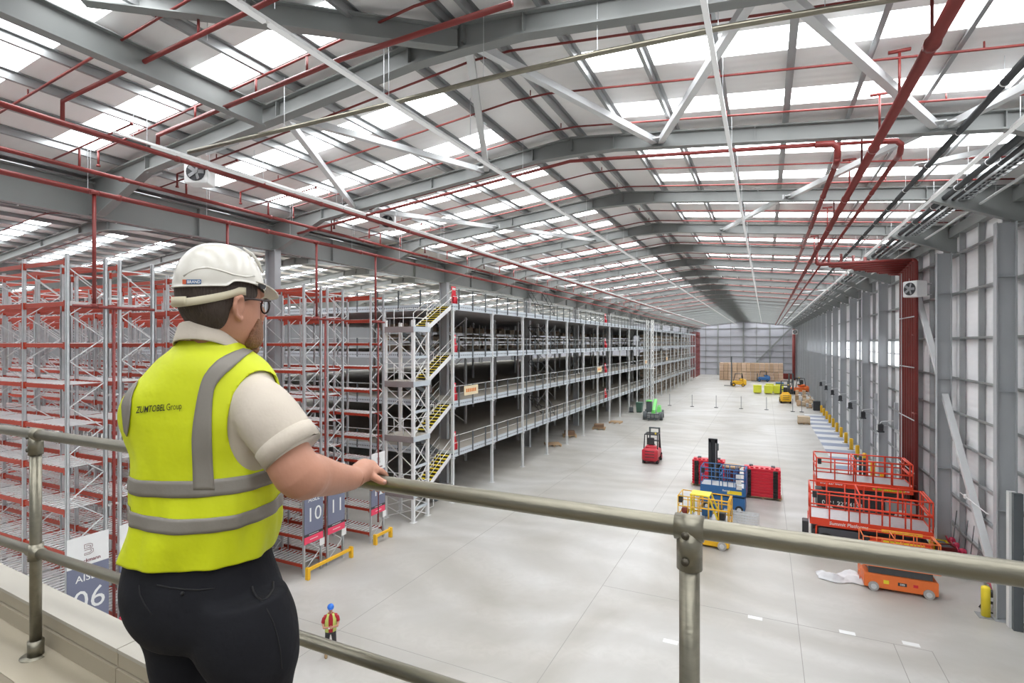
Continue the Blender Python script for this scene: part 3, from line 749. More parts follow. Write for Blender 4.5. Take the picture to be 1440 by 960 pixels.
rack_row(22.85, 24, False, ('12',), 'single depth pallet rack row with aisle board 12 beside the stair tower', 8)
def end_barrier(y0, y1, lb):
    t = thing('rack_barrier', lb, 'barrier', (-19.0, y0, 0))
    L = y1 - y0
    for y in (0.06, L - 0.06):
        part('barrier_post', MB().cbox((0, y, 0.28), (0.2, 0.14, 0.56), 0.015), YELLOW, t)
    part('barrier_rail', MB().cbox((0, L / 2, 0.45), (0.1, L - 0.1, 0.15), 0.012), YELLOW, t)
end_barrier(18.0, 20.95, 'long yellow floor barrier guarding rack ends 10 and 11')
end_barrier(22.7, 24.1, 'short yellow floor barrier guarding rack end 12')
# ------------------------------------------------------------------ mezzanine
MX, MY0, MY1 = -19.3, 31.1, 171.0
DZ = [3.4, 6.8, 10.15, 13.5]
mz = thing('mezzanine', 'four tier steel mezzanine along the left of the hall', 'mezzanine', (MX, MY0, 0))
ML = MY1 - MY0
PSP = 5.8
POST = MB().box(-0.09, 0.09, -0.09, 0.09, 0.02, 13.3).box(-0.2, 0.2, -0.2, 0.2, 0, 0.02)
for z in DZ: POST.box(-0.16, 0.16, -0.16, 0.16, z - 0.42, z - 0.38)
POST = POST.mesh('post', BRACE)
npost = int(ML / PSP) + 1
for k in range(npost):
    ob('post', POST, mz, (0, PSP * k, 0))
    for x in ((-5.8, -11.6) if k < 14 else (-5.8,)): ob('post', POST, mz, (x, PSP * k, 0))
UNDER = pm('dark_deck_soffit', (0.42, 0.42, 0.43), 0.6, 0, 0.08, 1)
for z in DZ:
    d = part('deck', MB().box(-36, -0.06, 0, ML, z - 0.04, z + 0.02), DECKTAN, mz)
    jm_ = MB()
    y = 0.4
    while y < ML: jm_.box(-36, -0.1, y - 0.03, y + 0.03, z - 0.3, z - 0.041); y += 1.45
    part('joists', jm_, UNDER, d, kind='stuff')
    part('edge_beam', MB().box(-0.06, 0.06, -0.1, ML, -0.27, 0.16), EDGE, mz, loc=(0, 0, z - 0.06))
    part('edge_beam', MB().box(-0.1, 0.1, -36.0, 0.0, -0.27, 0.16), EDGE, mz, loc=(-0.0, 0, z - 0.06), rz=-PI / 2)
    part('handrail', MB().tube((0.02, 0, z + 1.1), (0.02, ML, z + 1.1), 0.025, 6), BRACE, mz, True)
    part('mid_rail', MB().tube((0.02, 0, z + 0.6), (0.02, ML, z + 0.6), 0.02, 6), BRACE, mz, True)
    for zz in (1.1, 0.6): part('handrail', MB().tube((-36, 0.02, z + zz), (-2.2, 0.02, z + zz), 0.025, 6), BRACE, mz, True)
STAN = MB().box(0.06, 0.12, -0.05, 0.05, -0.28, 1.12).mesh('stanchion', DGREY)
far = MB()
for z in DZ:
    y = 0.7
    while y < ML:
        if y < 104: ob('stanchion', STAN, mz, (0, y, z))
        else: far.box(0.06, 0.12, y - 0.04, y + 0.04, z - 0.28, z + 1.12)
        y += 1.933
    for k in range(16): ob('stanchion', STAN, mz, (-2.6 - 1.9 * k, 0, z), -PI / 2)
part('stanchion', far, DGREY, mz, kind='stuff')
for z0, z1 in zip([0.3] + DZ[:-1], DZ):
    for ya in (PSP, 5 * PSP):
        part('cross_brace', MB().bar((-5.8, ya, z0 + .2), (-5.8, ya + PSP, z1 - .4), 0.05, 0.05).bar((-5.8, ya + PSP, z0 + .2), (-5.8, ya, z1 - .4), 0.05, 0.05), BRACE, mz)
# shelving standing on the decks (alike, far inside)
sh = MB()
for x in (-0.55, 0.55):
    for y in (0, 2.7, 5.4): sh.box(x - .03, x + .03, y - .03, y + .03, 0, 2.6)
SHM = sh.mesh('shelf_frame', GALV)
sb = MB()
for z in (0.12, 0.95, 1.75): sb.box(-.55, .55, 0, 5.4, z - .04, z)
SBM = sb.mesh('shelf_board', DECKTAN)
cb = []
for q in range(3):
    m = MB(); random.seed(q)
    for z in (0.12, 0.95, 1.75):
        y = 0.15
        while y < 5.0:
            w = random.uniform(0.35, 0.7)
            if random.random() < 0.8: m.box(-.5, .5, y, y + w, z, z + random.uniform(0.3, 0.62))
            y += w + 0.06
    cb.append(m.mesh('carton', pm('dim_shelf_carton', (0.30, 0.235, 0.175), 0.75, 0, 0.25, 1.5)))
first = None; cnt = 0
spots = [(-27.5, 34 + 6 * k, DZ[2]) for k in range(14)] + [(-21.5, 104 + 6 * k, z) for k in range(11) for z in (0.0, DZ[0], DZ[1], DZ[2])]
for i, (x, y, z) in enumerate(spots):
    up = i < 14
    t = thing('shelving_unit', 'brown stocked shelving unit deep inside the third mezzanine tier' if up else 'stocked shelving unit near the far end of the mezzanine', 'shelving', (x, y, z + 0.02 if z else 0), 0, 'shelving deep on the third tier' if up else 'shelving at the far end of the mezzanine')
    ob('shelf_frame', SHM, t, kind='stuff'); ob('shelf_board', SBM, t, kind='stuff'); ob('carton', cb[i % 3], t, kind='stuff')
# red extinguisher boxes, notice boards, pallet gates
def redbox(y, z, lb):
    t = thing('extinguisher_box', lb, 'fire point', (MX - 0.25, y, z + 0.02))
    part('backboard', MB().box(-0.03, 0.0, -0.28, 0.28, 0, 1.3), BRIGHTRED, t)
    part('extinguisher', MB().tube((0.12, -0.12, 0.02), (0.12, -0.12, 0.6), 0.09, 10).tube((.12, -.12, .6), (.12, -.12, .72), .04, 8), BRIGHTRED, t, True)
    part('extinguisher', MB().tube((0.12, 0.12, 0.02), (0.12, 0.12, 0.6), 0.09, 10).tube((.12, .12, .6), (.12, .12, .72), .04, 8), BRIGHTRED, t, True)
    part('notice', MB().box(0.0, 0.012, -0.2, 0.2, 1.05, 1.2), WHITE, t)
nm = ['first', 'second', 'third', 'top']
for i, z in enumerate(DZ):
    redbox(MY0 + 0.55, z, 'red fire point at the near corner of the %s mezzanine deck' % nm[i])
    redbox(70.5, z, 'red fire point midway along the %s mezzanine deck' % nm[i])
ORNG = pm('orange_print', (0.75, 0.22, 0.03), 0.5)
CRM = pm('cream_board', (0.80, 0.68, 0.45), 0.5)
for y, z, w, lb in ((33.4, DZ[1], 2.0, 'cream notice board with orange print on the near mezzanine handrail'), (66.3, DZ[1], 2.0, 'cream notice board midway along the second deck handrail'), (96, DZ[1], 1.9, 'cream notice board further along by the white hoist tower'), (118, DZ[1], 1.6, 'farthest cream notice board on the second deck handrail')):
    t = thing('notice_board', lb, 'sign', (MX + 0.13, y, z))
    part('board', MB().box(0, 0.03, -w / 2, w / 2, 0.38, 1.05), CRM, t)
    for k in range(6): part('print', MB().box(0.03, 0.034, -w / 2 + 0.25 + k * (w - .5) / 6, -w / 2 + .25 + (k + .72) * (w - .5) / 6, 0.6, 0.85), ORNG, t)
for i, z in enumerate(DZ):
    t = thing('pallet_gate', 'dark tubular swing pallet gate on the %s mezzanine deck' % nm[i], 'gate', (MX, 47.6, z + 0.03))
    for x in (-0.15, -1.6):
        part('side_frame', MB().path([(x, 0.0, 2.2), (x, 3.3, 0.25), (x, 3.3, 0.9), (x, 0.6, 2.5), (x, 0, 2.2)], 0.035, 6).tube((x, 1.1, 1.55), (x, 1.4, 2.02), 0.03, 6).tube((x, 2.2, .9), (x, 2.5, 1.4), .03, 6).tube((x, 3.3, 0), (x, 3.3, .9), .035, 6), DARK, t, True)
    for y, z2 in ((0, 2.2), (1.6, 1.27), (3.3, .3), (3.3, .85)): part('cross_bar', MB().tube((-0.15, y, z2), (-1.6, y, z2), 0.03, 6), DARK, t, True)
t = thing('hoist_tower', 'white lattice hoist tower standing against the mezzanine', 'tower', (MX + 0.55, 97.2, 0))
for x in (-.45, .45):
    for y in (-.8, .8): part('mast_leg', MB().box(x - .09, x + .09, y - .09, y + .09, 0, 15.0), WHITE, t)
la = MB(); z = 0.3
while z < 14.2:
    for x in (-.45, .45): la.bar((x, -.8, z), (x, .8, z + .75), .05, .05); la.bar((x, .8, z), (x, -.8, z + .75), .05, .05)
    z += .8
part('lattice', la, WHITE, t)
part('landing_tray', MB().box(-.5, 1.2, -2.6, -.9, 6.35, 6.42), WHITE, t)
t = thing('sprinkler_risers', 'cluster of thin red uprights at the far end of the mezzanine', 'pipe', (-20.0, 173, 0))
for k in range(16):
    part('riser', MB().box(-.1 - (k % 2) * 1.2, .1 - (k % 2) * 1.2, 1.2 * k - .07, 1.2 * k + .07, 0, 14.5), REDPIPE, t)
for z in (2.5, 5, 7.5, 10, 12.5): part('cross_pipe', MB().box(-.05, .05, 0, 18, z - .08, z + .08), REDPIPE, t)

# ------------------------------------------------------------------ stair tower
st = thing('stair_tower', 'white steel stair tower with yellow and black treads at the mezzanine corner', 'stairs', (MX, 26.6, 0))
SY = 1.5
for x in (0, -2.1):
    for y in (0, SY):
        part('tower_post', MB().box(x - .09, x + .09, y - .09, y + .09, 0, 12.3 if y == 0 else 12.2).box(x - .18, x + .18, y - .18, y + .18, 0, .02), WHITE, st)
BLACKY = pm('black_nosing', (0.03, 0.03, 0.025), 0.6)
HL = [z - 1.62 for z in DZ]
lat = 0
for i, z in enumerate(DZ):
    h = HL[i]
    part('landing', MB().box(-2.2, 0.1, -0.1, SY + 0.1, h - 0.06, h), DECKTAN, st)
    part('landing_edge', MB().box(-2.2, 0.1, -0.14, -0.1, h - 0.34, h + 0.02), LANDING, st)
    part('landing_edge', MB().box(0.1, 0.14, -0.14, SY + .1, h - 0.3, h + 0.02), EDGE, st)
    # flight up to the deck: front lane
    n_ = 9; ya, yb = SY + 0.1, 4.5
    for k in range(n_):
        f = (k + 1) / (n_ + 1); yy = ya + (yb - ya) * f - 0.14; zz = h + (z - h) * f
        tr = part('tread', MB().box(-1.05, -0.1, yy, yy + 0.3, zz - 0.035, zz), LEMON, st)
        part('nosing', MB().box(-1.05, -0.1, yy - 0.012, yy - 0.001, zz - 0.1, zz - 0.036), BLACKY, tr)
        part('riser_plate', MB().box(-1.05, -0.1, yy + 0.26, yy + 0.27, zz, zz + .06), BLACKY, tr)
    for x in (-1.08, -0.06):
        part('stringer', MB().bar((x, ya - .1, h - 0.12), (x, yb, z - 0.1), 0.05, 0.26), WHITE, st)
        part('stair_handrail', MB().path([(x, ya - .1, h + 0.95), (x, yb, z + 1.0), (x, yb, z)], 0.025, 6).tube((x, ya - .1, h + 0.5), (x, yb, z + 0.52), 0.02, 6).tube((x, ya - .1, h), (x, ya - .1, h + .95), .025, 6).tube((x, (ya + yb) / 2, (h + z) / 2), (x, (ya + yb) / 2, (h + z) / 2 + .98), .02, 6), WHITE, st, True)
    # flight from the level below up to the half landing: rear lane
    z0 = 0 if i == 0 else DZ[i - 1]
    for x in (-2.15, -1.15):
        part('stringer', MB().bar((x, yb, z0 - 0.05), (x, ya - .1, h - 0.15), 0.05, 0.26), DGREY, st)
    for k in range(8):
        f = (k + 1) / 9; yy = yb + (ya - yb) * f; zz = z0 + (h - z0) * f
        part('tread', MB().box(-2.12, -1.18, yy - .13, yy + .13, zz - 0.03, zz), DARK, st)
    # landing guard
    g = MB()
    for zz in (0.55, 1.1): g.tube((-2.1, -0.06, h + zz), (0, -0.06, h + zz), 0.022, 6); g.tube((0.06, 0, h + zz), (0.06, SY, h + zz), 0.022, 6)
    for x in (-2.1, -1.4, -.7): g.tube((x, -0.06, h), (x, -0.06, h + 1.1), 0.022, 6)
    part('landing_guard', g, WHITE, st, True)
    zl = 0.1 if i == 0 else HL[i - 1]
    mid = (zl + h - .35) / 2
    for pa, pb in (((0, 0), (0, SY)), ((0, 0), (-2.1, 0))):
        b_ = MB()
        for q0, q1 in ((zl, mid), (mid, h - .35)):
            b_.bar((pa[0], pa[1], q0), (pb[0], pb[1], q1), .04, .05).bar((pb[0], pb[1], q0), (pa[0], pa[1], q1), .04, .05)
        part('tower_brace', b_, WHITE, st)
    part('tower_tie', MB().box(-0.05, 0.05, 0, SY, mid - .08, mid + .08), EDGE, st)
    part('signal_frame', MB().path([(0.12, SY, mid - .3), (0.12, SY + .5, mid - .3), (.12, SY + .5, mid + .3), (.12, SY, mid + .3)], 0.02, 6), WHITE, st, True)

# ------------------------------------------------------------------ machines
def wheel(parent, c, r, w, tyre=RUBBER, hub=BRACE, ax=(0, 1, 0)):
    a = Vector(ax)
    wl = part('wheel', MB().disc(c, r, ax, w, 20), tyre, parent)
    part('hub', MB().disc(Vector(c), r * 0.55, ax, w + 0.03, 14).disc(Vector(c), r * 0.2, ax, w + 0.06, 8), hub, wl)
def rails(m, L, W, z0, h, r, nx, ny=1):
    for z in (z0 + h, z0 + h * 0.52):
        m.path([(-L / 2, -W / 2, z), (L / 2, -W / 2, z), (L / 2, W / 2, z), (-L / 2, W / 2, z)], r, 6, True) if False else None
        for p, q in (((-L / 2, -W / 2), (L / 2, -W / 2)), ((L / 2, -W / 2), (L / 2, W / 2)), ((L / 2, W / 2), (-L / 2, W / 2)), ((-L / 2, W / 2), (-L / 2, -W / 2))):
            m.tube((p[0], p[1], z), (q[0], q[1], z), r, 6)
    for k in range(nx + 1):
        x = -L / 2 + L * k / nx
        for y in (-W / 2, W / 2): m.tube((x, y, z0), (x, y, z0 + h), r * 0.95, 6)
    return m
def scissor_lift(lb, loc, rz, L, W, paint, chz, deckz, rh, wr, dark_body=None, text=None, num=None, rail_r=0.03, nx=5, fascia=0.26, tyre=RUBBER, extra=None):
    t = thing('scissor_lift', lb, 'scissor lift', loc, rz)
    ch = part('chassis', MB().cbox((0, 0, (chz[0] + chz[1]) / 2), (L * 0.97, W * 0.86, chz[1] - chz[0]), 0.03), dark_body or paint, t)
    for x in (-L * 0.36, L * 0.36):
        for y in (-W * 0.43, W * 0.43): wheel(t, (x, y, wr), wr, 0.16 if wr < .3 else .28, tyre)
    n_ = 4; zz = chz[1]; hgt = max(0.2, deckz - fascia - zz); st_ = hgt / n_
    for k in range(n_):
        for y in (-W * 0.3, W * 0.3):
            part('scissor_arm', MB().bar((-L * .42, y, zz + st_ * k + .04), (L * .42, y, zz + st_ * (k + 1) - .03), 0.05, 0.11).bar((L * .42, y + .06, zz + st_ * k + .04), (-L * .42, y + .06, zz + st_ * (k + 1) - .03), 0.05, 0.11), DGREY, t)
    part('deck', MB().box(-L / 2, L / 2, -W / 2, W / 2, deckz - 0.06, deckz), GALV, t)
    fs = part('deck_fascia', MB().box(-L / 2, L / 2, -W / 2 - .03, -W / 2, deckz - fascia, deckz + 0.06).box(-L / 2, L / 2, W / 2, W / 2 + .03, deckz - fascia, deckz + 0.06).box(-L / 2 - .03, -L / 2, -W / 2, W / 2, deckz - fascia, deckz + .06).box(L / 2, L / 2 + .03, -W / 2, W / 2, deckz - fascia, deckz + .06), paint, t)
    part('guard_rail', rails(MB(), L, W, deckz, rh, rail_r, nx), paint, t, True)
    part('guard_rail', MB().box(-L / 2, L / 2, -W / 2 - .012, -W / 2 + .012, deckz + .3, deckz + .34) if False else rails(MB(), L * .55, W * .94, deckz, rh * 0.98, rail_r, 3), paint, t, True, loc=(L * 0.2, 0, 0.03))
    part('control_box', MB().cbox((-L * .46, -W * .3, deckz + rh * .8), (0.2, 0.3, 0.35), 0.02), DARK, t)
    part('entry_ladder', MB().tube((-L / 2 - .08, -.2, .3), (-L / 2 - .08, -.2, deckz), .02, 6).tube((-L / 2 - .08, .2, .3), (-L / 2 - .08, .2, deckz), .02, 6).tube((-L / 2 - .08, -.2, .6), (-L / 2 - .08, .2, .6), .02, 6).tube((-L / 2 - .08, -.2, .95), (-L / 2 - .08, .2, .95), .02, 6), paint, t, True)
    if text:
        for q in text:
            part('lettering', face_ny(text_mb(q[0], q[1], 0.004, 0.1), q[2], -W / 2 - 0.032, deckz - fascia / 2 + q[3]), WHITE, fs)
    if num:
        part('lettering', face_ny(text_mb(num[0], num[1], 0.004), num[2], -W * 0.43 - 0.004, num[3]), WHITE, ch)
    part('warning_label', MB().box(L * .1, L * .42, -W / 2 - .036, -W / 2 - .03, deckz - fascia * .8, deckz - fascia * .35), LEMON, fs)
    return t
A = scissor_lift('large red scissor lift farthest back with phone number on its dark side', (5.45, 40.0, 0), 0, 5.0, 2.2, LIFTRED, (0.25, 1.35), 2.25, 1.35, 0.42, DARK, [('Summit Platforms', 0.26, 1.4, 0), ('0121 227 4433', 0.2, -1.7, 0.02)], ('0121 227 4133', 0.36, -1.1, 0.78), 0.04, 5, 0.42)
part('engine_cover', MB().cbox((1.9, -0.9, 1.0), (1.5, 0.5, 0.7), 0.06), MATTGREY, A); part('notice', MB().box(1.75, 2.15, -1.17, -1.16, .55, .85), WHITE, A)
B = scissor_lift('middle red scissor lift with long railed deck and yellow warning strip', (4.85, 33.6, 0), math.radians(-2), 5.25, 2.2, LIFTRED, (0.25, 0.95), 1.55, 1.5, 0.42, DARK, [('Summit Platforms', 0.24, -0.9, 0)], None, 0.04, 6, 0.3)
part('body_panel', MB().cbox((1.3, -0.98, 0.68), (2.5, 0.25, 0.6), 0.04), LIFTRED, B); part('hazard_tape', MB().box(0.6, 2.3, -1.112, -1.108, 0.8, 0.9), LEMON, B)
part('battery_box', MB().cbox((-2.85, -0.5, 0.7), (0.3, 0.6, 1.1), 0.03), DARK, B); part('side_panel', MB().cbox((-1.3, -1.0, 0.75), (1.9, 0.12, 0.7), 0.03), pm('charcoal_panel', (0.07, 0.075, 0.09), 0.4), B)
part('side_frame', MB().path([(-2.35, -1.08, .3), (-2.35, -1.08, 1.15), (-2.25, -1.08, 1.22), (-.3, -1.08, 1.22)], .045, 6), LIFTRED, B, True)
Cc = scissor_lift('small orange scissor lift nearest the camera beside the crumpled sheet', (5.3, 28.55, 0), math.radians(0.5), 2.75, 1.15, LIFTORANGE, (0.12, 0.72), 1.25, 1.1, 0.2, None, None, None, 0.022, 4, 0.16, GREYTYRE)
part('decal', MB().box(-.1, .22, -.502, -.498, .36, .5), DARK, Cc); part('decal', MB().box(.45, .62, -.502, -.498, .38, .5), BRIGHTRED, Cc); part('decal', MB().box(-.62, -.42, -.502, -.498, .36, .52), LEMON, Cc)
part('lettering', face_ny(text_mb('DE2', 0.1, .003), 0.06, -0.503, .43), WHITE, Cc)
part('power_module', MB().cbox((-0.1, 0, 0.88), (2.1, .7, .22), .03), pm('slate_cover', (0.16, 0.18, 0.22), .4), Cc)
Dd = scissor_lift('yellow scissor lift behind the guard rail post', (-2.95, 30.6, 0), math.radians(-3), 2.6, 1.3, YELLOW, (0.12, 0.75), 1.5, 1.1, 0.22, None, None, None, 0.028, 5, 0.3, GREYTYRE)
part('cab_hood', MB().path([(-.65, -.5, 1.5), (-.65, -.5, 2.7), (.25, -.5, 2.7), (.7, -.5, 1.55)], .05, 6).path([(-.65, .4, 1.5), (-.65, .4, 2.7), (.25, .4, 2.7), (.7, .4, 1.55)], .05, 6).box(-.7, .3, -.52, .42, 2.68, 2.74), LEMON, Dd)
part('tool_bag', MB().ball((-1.0, -.2, 1.72), (.22, .2, .2)), REDPIPE, Dd, True); part('tool_box', MB().cbox((.85, -.1, 1.7), (.4, .5, .38), .03), DARK, Dd); part('tool_box', MB().cbox((0.1, 0.1, 1.72), (.5, .4, .4), .03), BLUE, Dd)
part('lettering', face_ny(text_mb('DE2', .16, .004), .55, -.565, .45), WHITE, Dd)
Ee = scissor_lift('blue scissor lift parked behind the yellow one', (-2.45, 37.6, 0), math.radians(-2), 2.7, 1.5, BLUE, (0.12, 1.0), 1.6, 1.15, 0.24, None, None, None, 0.03, 4, 0.5, RUBBER)
for x, z in ((.95, 1.9), (.95, 2.25), (.98, 1.55)): part('notice', MB().box(x - .16, x + .16, -.8, -.785, z, z + .26), WHITE, Ee)
part('lettering', face_ny(text_mb('Rental', .17, .004), .2, -.783, 1.4), WHITE, Ee)
part('end_plate', MB().box(1.33, 1.37, -.75, .75, 1.6, 2.75), BLUE, Ee)
# mast truck with black mast
t = thing('mast_truck', 'tall black lifting mast standing behind the blue lift', 'stacker truck', (-3.35, 40.3, 0))
part('mast', MB().box(-.3, -.12, -.1, .1, .05, 4.05).box(.12, .3, -.1, .1, .05, 4.05).box(-.3, .3, .04, .1, .05, 3.9).box(-.3, .3, -.1, .1, 3.85, 4.1), DARK, t)
part('chain', MB().tube((.2, -.13, .2), (.2, -.13, 3.8), .025, 6), MATTGREY, t, True)
part('lamp_bracket', MB().cbox((.33, -.12, 3.55), (.12, .14, .5), .02), DGREY, t)
part('base', MB().cbox((0, .5, .35), (.9, 1.0, .6), .04), DARK, t); part('fork', MB().box(-.28, -.12, -1.2, 0, .05, .1), DGREY, t); part('fork', MB().box(.12, .28, -1.2, 0, .05, .1), DGREY, t)
wheel(t, (0, .7, .14), .14, .1)
def barrier_stack(lb, loc, W, H):
    t = thing('barrier_stack', lb, 'barrier stack', loc)
    pl = MB()
    for k in range(5): pl.box(-W / 2 - .1, W / 2 + .1, -.6 + .27 * k, -.48 + .27 * k, .1, .13)
    for x in (-W / 2, 0, W / 2 - .1): pl.box(x, x + .1, -.6, .6, 0, .1)
    part('pallet', pl, WOOD, t)
    n_ = 9
    for k in range(n_):
        z = .14 + H * k / n_
        part('barrier', MB().cbox((0, 0, z + H / n_ / 2), (W, 1.1, H / n_ * .96), .03), BRIGHTRED, t)
    for k in range(7): part('lug', MB().cbox((-W / 2 + .22 + k * (W - .44) / 6, -.35, .14 + H + .05), (.2, .25, .1), .02), BRIGHTRED, t)
    for sx in (-1, 1):
        for k in range(15): part('rubber_foot', MB().cbox((sx * W * .36, -.62, .16 + H * (k + .3) / 15.5), (.3, .2, H / 15 * .72), .015), RUBBER, t)
        part('lug', MB().cbox((sx * W * .3, .2, .14 + H + .07), (.25, .3, .12), .02), DGREY, t)
    return t
barrier_stack('stack of red plastic barriers with black feet beside the blue lift', (-0.2, 41.6, 0), 2.35, 1.95)
barrier_stack('stack of red plastic barriers half hidden behind the blue lift', (-3.9, 43.3, 0), 2.3, 1.85)
t = thing('cable_drum', 'brown wooden cable drum standing behind the blue lift', 'cable drum', (-2.1, 40.2, 0))
part('flange', MB().disc((0, 0, .06), .62, (0, 0, 1), .1, 20), WOOD, t); part('flange', MB().disc((0, 0, 2.3), .62, (0, 0, 1), .1, 20), WOOD, t); part('core', MB().disc((0, 0, 1.18), .5, (0, 0, 1), 2.14, 16), pm('dark_red_cable', (.12, .03, .03), .5), t)
t = thing('mesh_cage', 'stack of galvanised mesh cage panels beside the yellow lift', 'mesh panels', (-1.3, 33.6, 0), math.radians(-4))
for k in range(3):
    g = MB(); z0 = .05; y = -.7 + k * .6
    g.path([(-.95, y, z0), (.95, y, z0), (.95, y, 1.15 - .1 * k), (-.95, y, 1.15 - .1 * k)], .03, 6, True)
    for q in range(12): g.tube((-.85 + .155 * q, y, z0), (-.85 + .155 * q, y, 1.1 - .1 * k), .01, 4)
    for q in range(6): g.tube((-.95, y, .2 + .16 * q), (.95, y, .2 + .16 * q), .01, 4)
    part('mesh_panel', g, GALV, t)
part('base_frame', MB().box(-1, 1, -.8, .8, 0, .08).box(-1.05, -.95, -.8, .8, 0, .2).box(.95, 1.05, -.8, .8, 0, .2), DGREY, t)
# crumpled white sheet
rnd = random.Random(3); m = MB(); nu, nv = 26, 16; vs = []
for j in range(nv):
    for i in range(nu):
        x = -.95 + 1.9 * i / (nu - 1); y = -.5 + 1.0 * j / (nv - 1); e = min(i, nu - 1 - i, j, nv - 1 - j)
        h = .02 + min(1, e / 4) * (.10 + .16 * abs(math.sin(3.1 * x + 2.2 * y)) * abs(math.cos(4.3 * y - 1.5 * x)) + .24 * max(0, x) + rnd.uniform(0, .06))
        vs.append((x + rnd.uniform(-.03, .03), y * (1 - .25 * abs(x)) + .1 * math.sin(5 * x) + rnd.uniform(-.03, .03), h))
m.add(vs, [(j * nu + i, j * nu + i + 1, (j + 1) * nu + i + 1, (j + 1) * nu + i) for j in range(nv - 1) for i in range(nu - 1)])
me = evaluated(m, [('SOLIDIFY', dict(thickness=0.008, offset=1.0)), ('SUBSURF', dict(levels=1, render_levels=1))], 'crumpled_sheet')
me.materials.clear(); me.materials.append(pm('white_polythene', (.66, .66, .68), .35, 0, .06, 4)); me.polygons.foreach_set('use_smooth', [True] * len(me.polygons))
thing('crumpled_sheet', 'crumpled white polythene sheet on the floor by the orange lift', 'sheet', (3.15, 28.7, 0), .1, data=me)
# ---- forklifts
def forklift(lb, loc, rz, paint, s=1.0, mast_h=2.2, reach=False):
    t = thing('forklift', lb, 'forklift', loc, rz); t.scale = (s, s, s)
    part('body', MB().cbox((0, 0.1, .62), (1.08, 1.6, .62), .08), paint, t)
    cw = part('counterweight', MB().cbox((0, -.95, .68), (1.16, .6, .95), .14), paint, t, True)
    for z in (.5, .72, .94): part('vent_slot', MB().box(-.35, .35, -1.262, -1.2, z, z + .05), DARK, cw)
    part('hood', MB().cbox((0, -.55, 1.15), (.8, .7, .35), .1), paint, t, True)
    part('seat', MB().cbox((0, -.3, 1.3), (.5, .5, .14), .05).cbox((0, -.56, 1.62), (.48, .12, .55), .05), DARK, t)
    for x in (-.5, .5):
        part('guard_post', MB().path([(x, .75, .9), (x * .94, .45, 2.1)], .04, 6).path([(x, -.75, 1.0), (x * .94, -.6, 2.1)], .04, 6), DARK, t, True)
    part('overhead_guard', MB().box(-.5, .5, -.62, .5, 2.1, 2.15) if reach else MB().box(-.5, -.44, -.62, .5, 2.09, 2.15).box(.44, .5, -.62, .5, 2.09, 2.15).box(-.5, .5, -.62, -.54, 2.09, 2.15).box(-.5, .5, .44, .5, 2.09, 2.15).box(-.5, .5, -.3, -.24, 2.1, 2.14).box(-.5, .5, 0.02, .08, 2.1, 2.14), DARK, t)
    part('mast', MB().box(-.42, -.3, .98, 1.14, .08, mast_h).box(.3, .42, .98, 1.14, .08, mast_h).box(-.42, .42, 1.0, 1.1, mast_h - .1, mast_h).box(-.3, .3, 1.0, 1.08, mast_h * .55, mast_h * .6), DGREY, t)
    part('carriage', MB().box(-.5, .5, 1.14, 1.2, .15, .7), DARK, t)
    for x in (-.28, .28): part('fork', MB().box(x - .06, x + .06, 1.2, 2.2, .06, .11), DGREY, t)
    for x in (-.5, .5): wheel(t, (x, .7, .3), .3, .2, RUBBER, paint, (1, 0, 0)); wheel(t, (x, -.75, .25), .25, .18, RUBBER, paint, (1, 0, 0))
    part('beacon', MB().disc((.3, -.4, 2.2), .06, (0, 0, 1), .12, 8), LEMON, t)
    return t
FR = pm('forklift_red', (.56, .03, .05), .4, 0, .06, 3)
forklift('red forklift seen from behind in the middle of the hall', (-9.4, 49.9, 0), 0.02, FR, 1.2, 2.45)
forklift('yellow reach truck with raised mast before the stacked cartons', (-6.1, 145.2, 0), PI * .5, YELLOW, 1.5, 5.0, True)
forklift('orange-yellow forklift beside the lime boxes', (3.3, 109.3, 0), .05, YELLOW, 1.5, 2.6)
forklift('orange lift truck far away by the wall goods', (6.3, 128, 0), 2.2, LIFTORANGE, 1.6, 2.8)
forklift('blue truck parked right in front of the carton wall', (-.5, 166, 0), PI * .5, BLUE, 1.4, 1.6)
# telehandler, front towards the camera
t = thing('telehandler', 'bright green telehandler facing the camera near the mezzanine', 'telehandler', (-14.45, 77.4, 0), math.radians(6))
part('chassis', MB().cbox((0, .6, .75), (1.5, 4.0, .55), .06), MATTGREY, t)
for x in (-1.12, 1.12):
    for y in (-.6, 2.1): wheel(t, (x, y, .58), .58, .42, DGREY, MATTGREY, (1, 0, 0))
part('boom', MB().hexa([(-.1, -1.1, .95), (.35, -1.1, .95), (.35, 2.6, 2.1), (-.1, 2.6, 2.1), (-.1, -1.1, 1.4), (.35, -1.1, 1.4), (.35, 2.6, 2.65), (-.1, 2.6, 2.65)]), GREEN, t)
part('boom_head', MB().cbox((.12, -1.2, .9), (.55, .35, .8), .05), GREEN, t)
part('cab', MB().cbox((-.62, .6, 1.75), (.78, 1.3, 1.5), .1), DGREY, t); part('cab_roof', MB().cbox((-.62, .6, 2.55), (.84, 1.4, .14), .04), GREEN, t)
part('engine_cover', MB().hexa([(.45, -.1, 1.0), (1.05, -.1, 1.0), (1.05, 1.8, 1.0), (.45, 1.8, 1.0), (.5, .2, 1.75), (.95, .2, 1.75), (.95, 1.8, 1.85), (.5, 1.8, 1.85)]), GREEN, t)
part('carriage', MB().box(-.9, .9, -1.5, -1.42, .25, .35).box(-.9, .9, -1.5, -1.42, .85, .95).box(-.9, -.8, -1.5, -1.42, .25, .95).box(.8, .9, -1.5, -1.42, .25, .95).box(-.3, -.2, -1.5, -1.42, .25, .95).box(.2, .3, -1.5, -1.42, .25, .95), DGREY, t)
for x in (-.5, .5): part('fork', MB().box(x - .07, x + .07, -2.6, -1.5, .18, .26), DGREY, t)
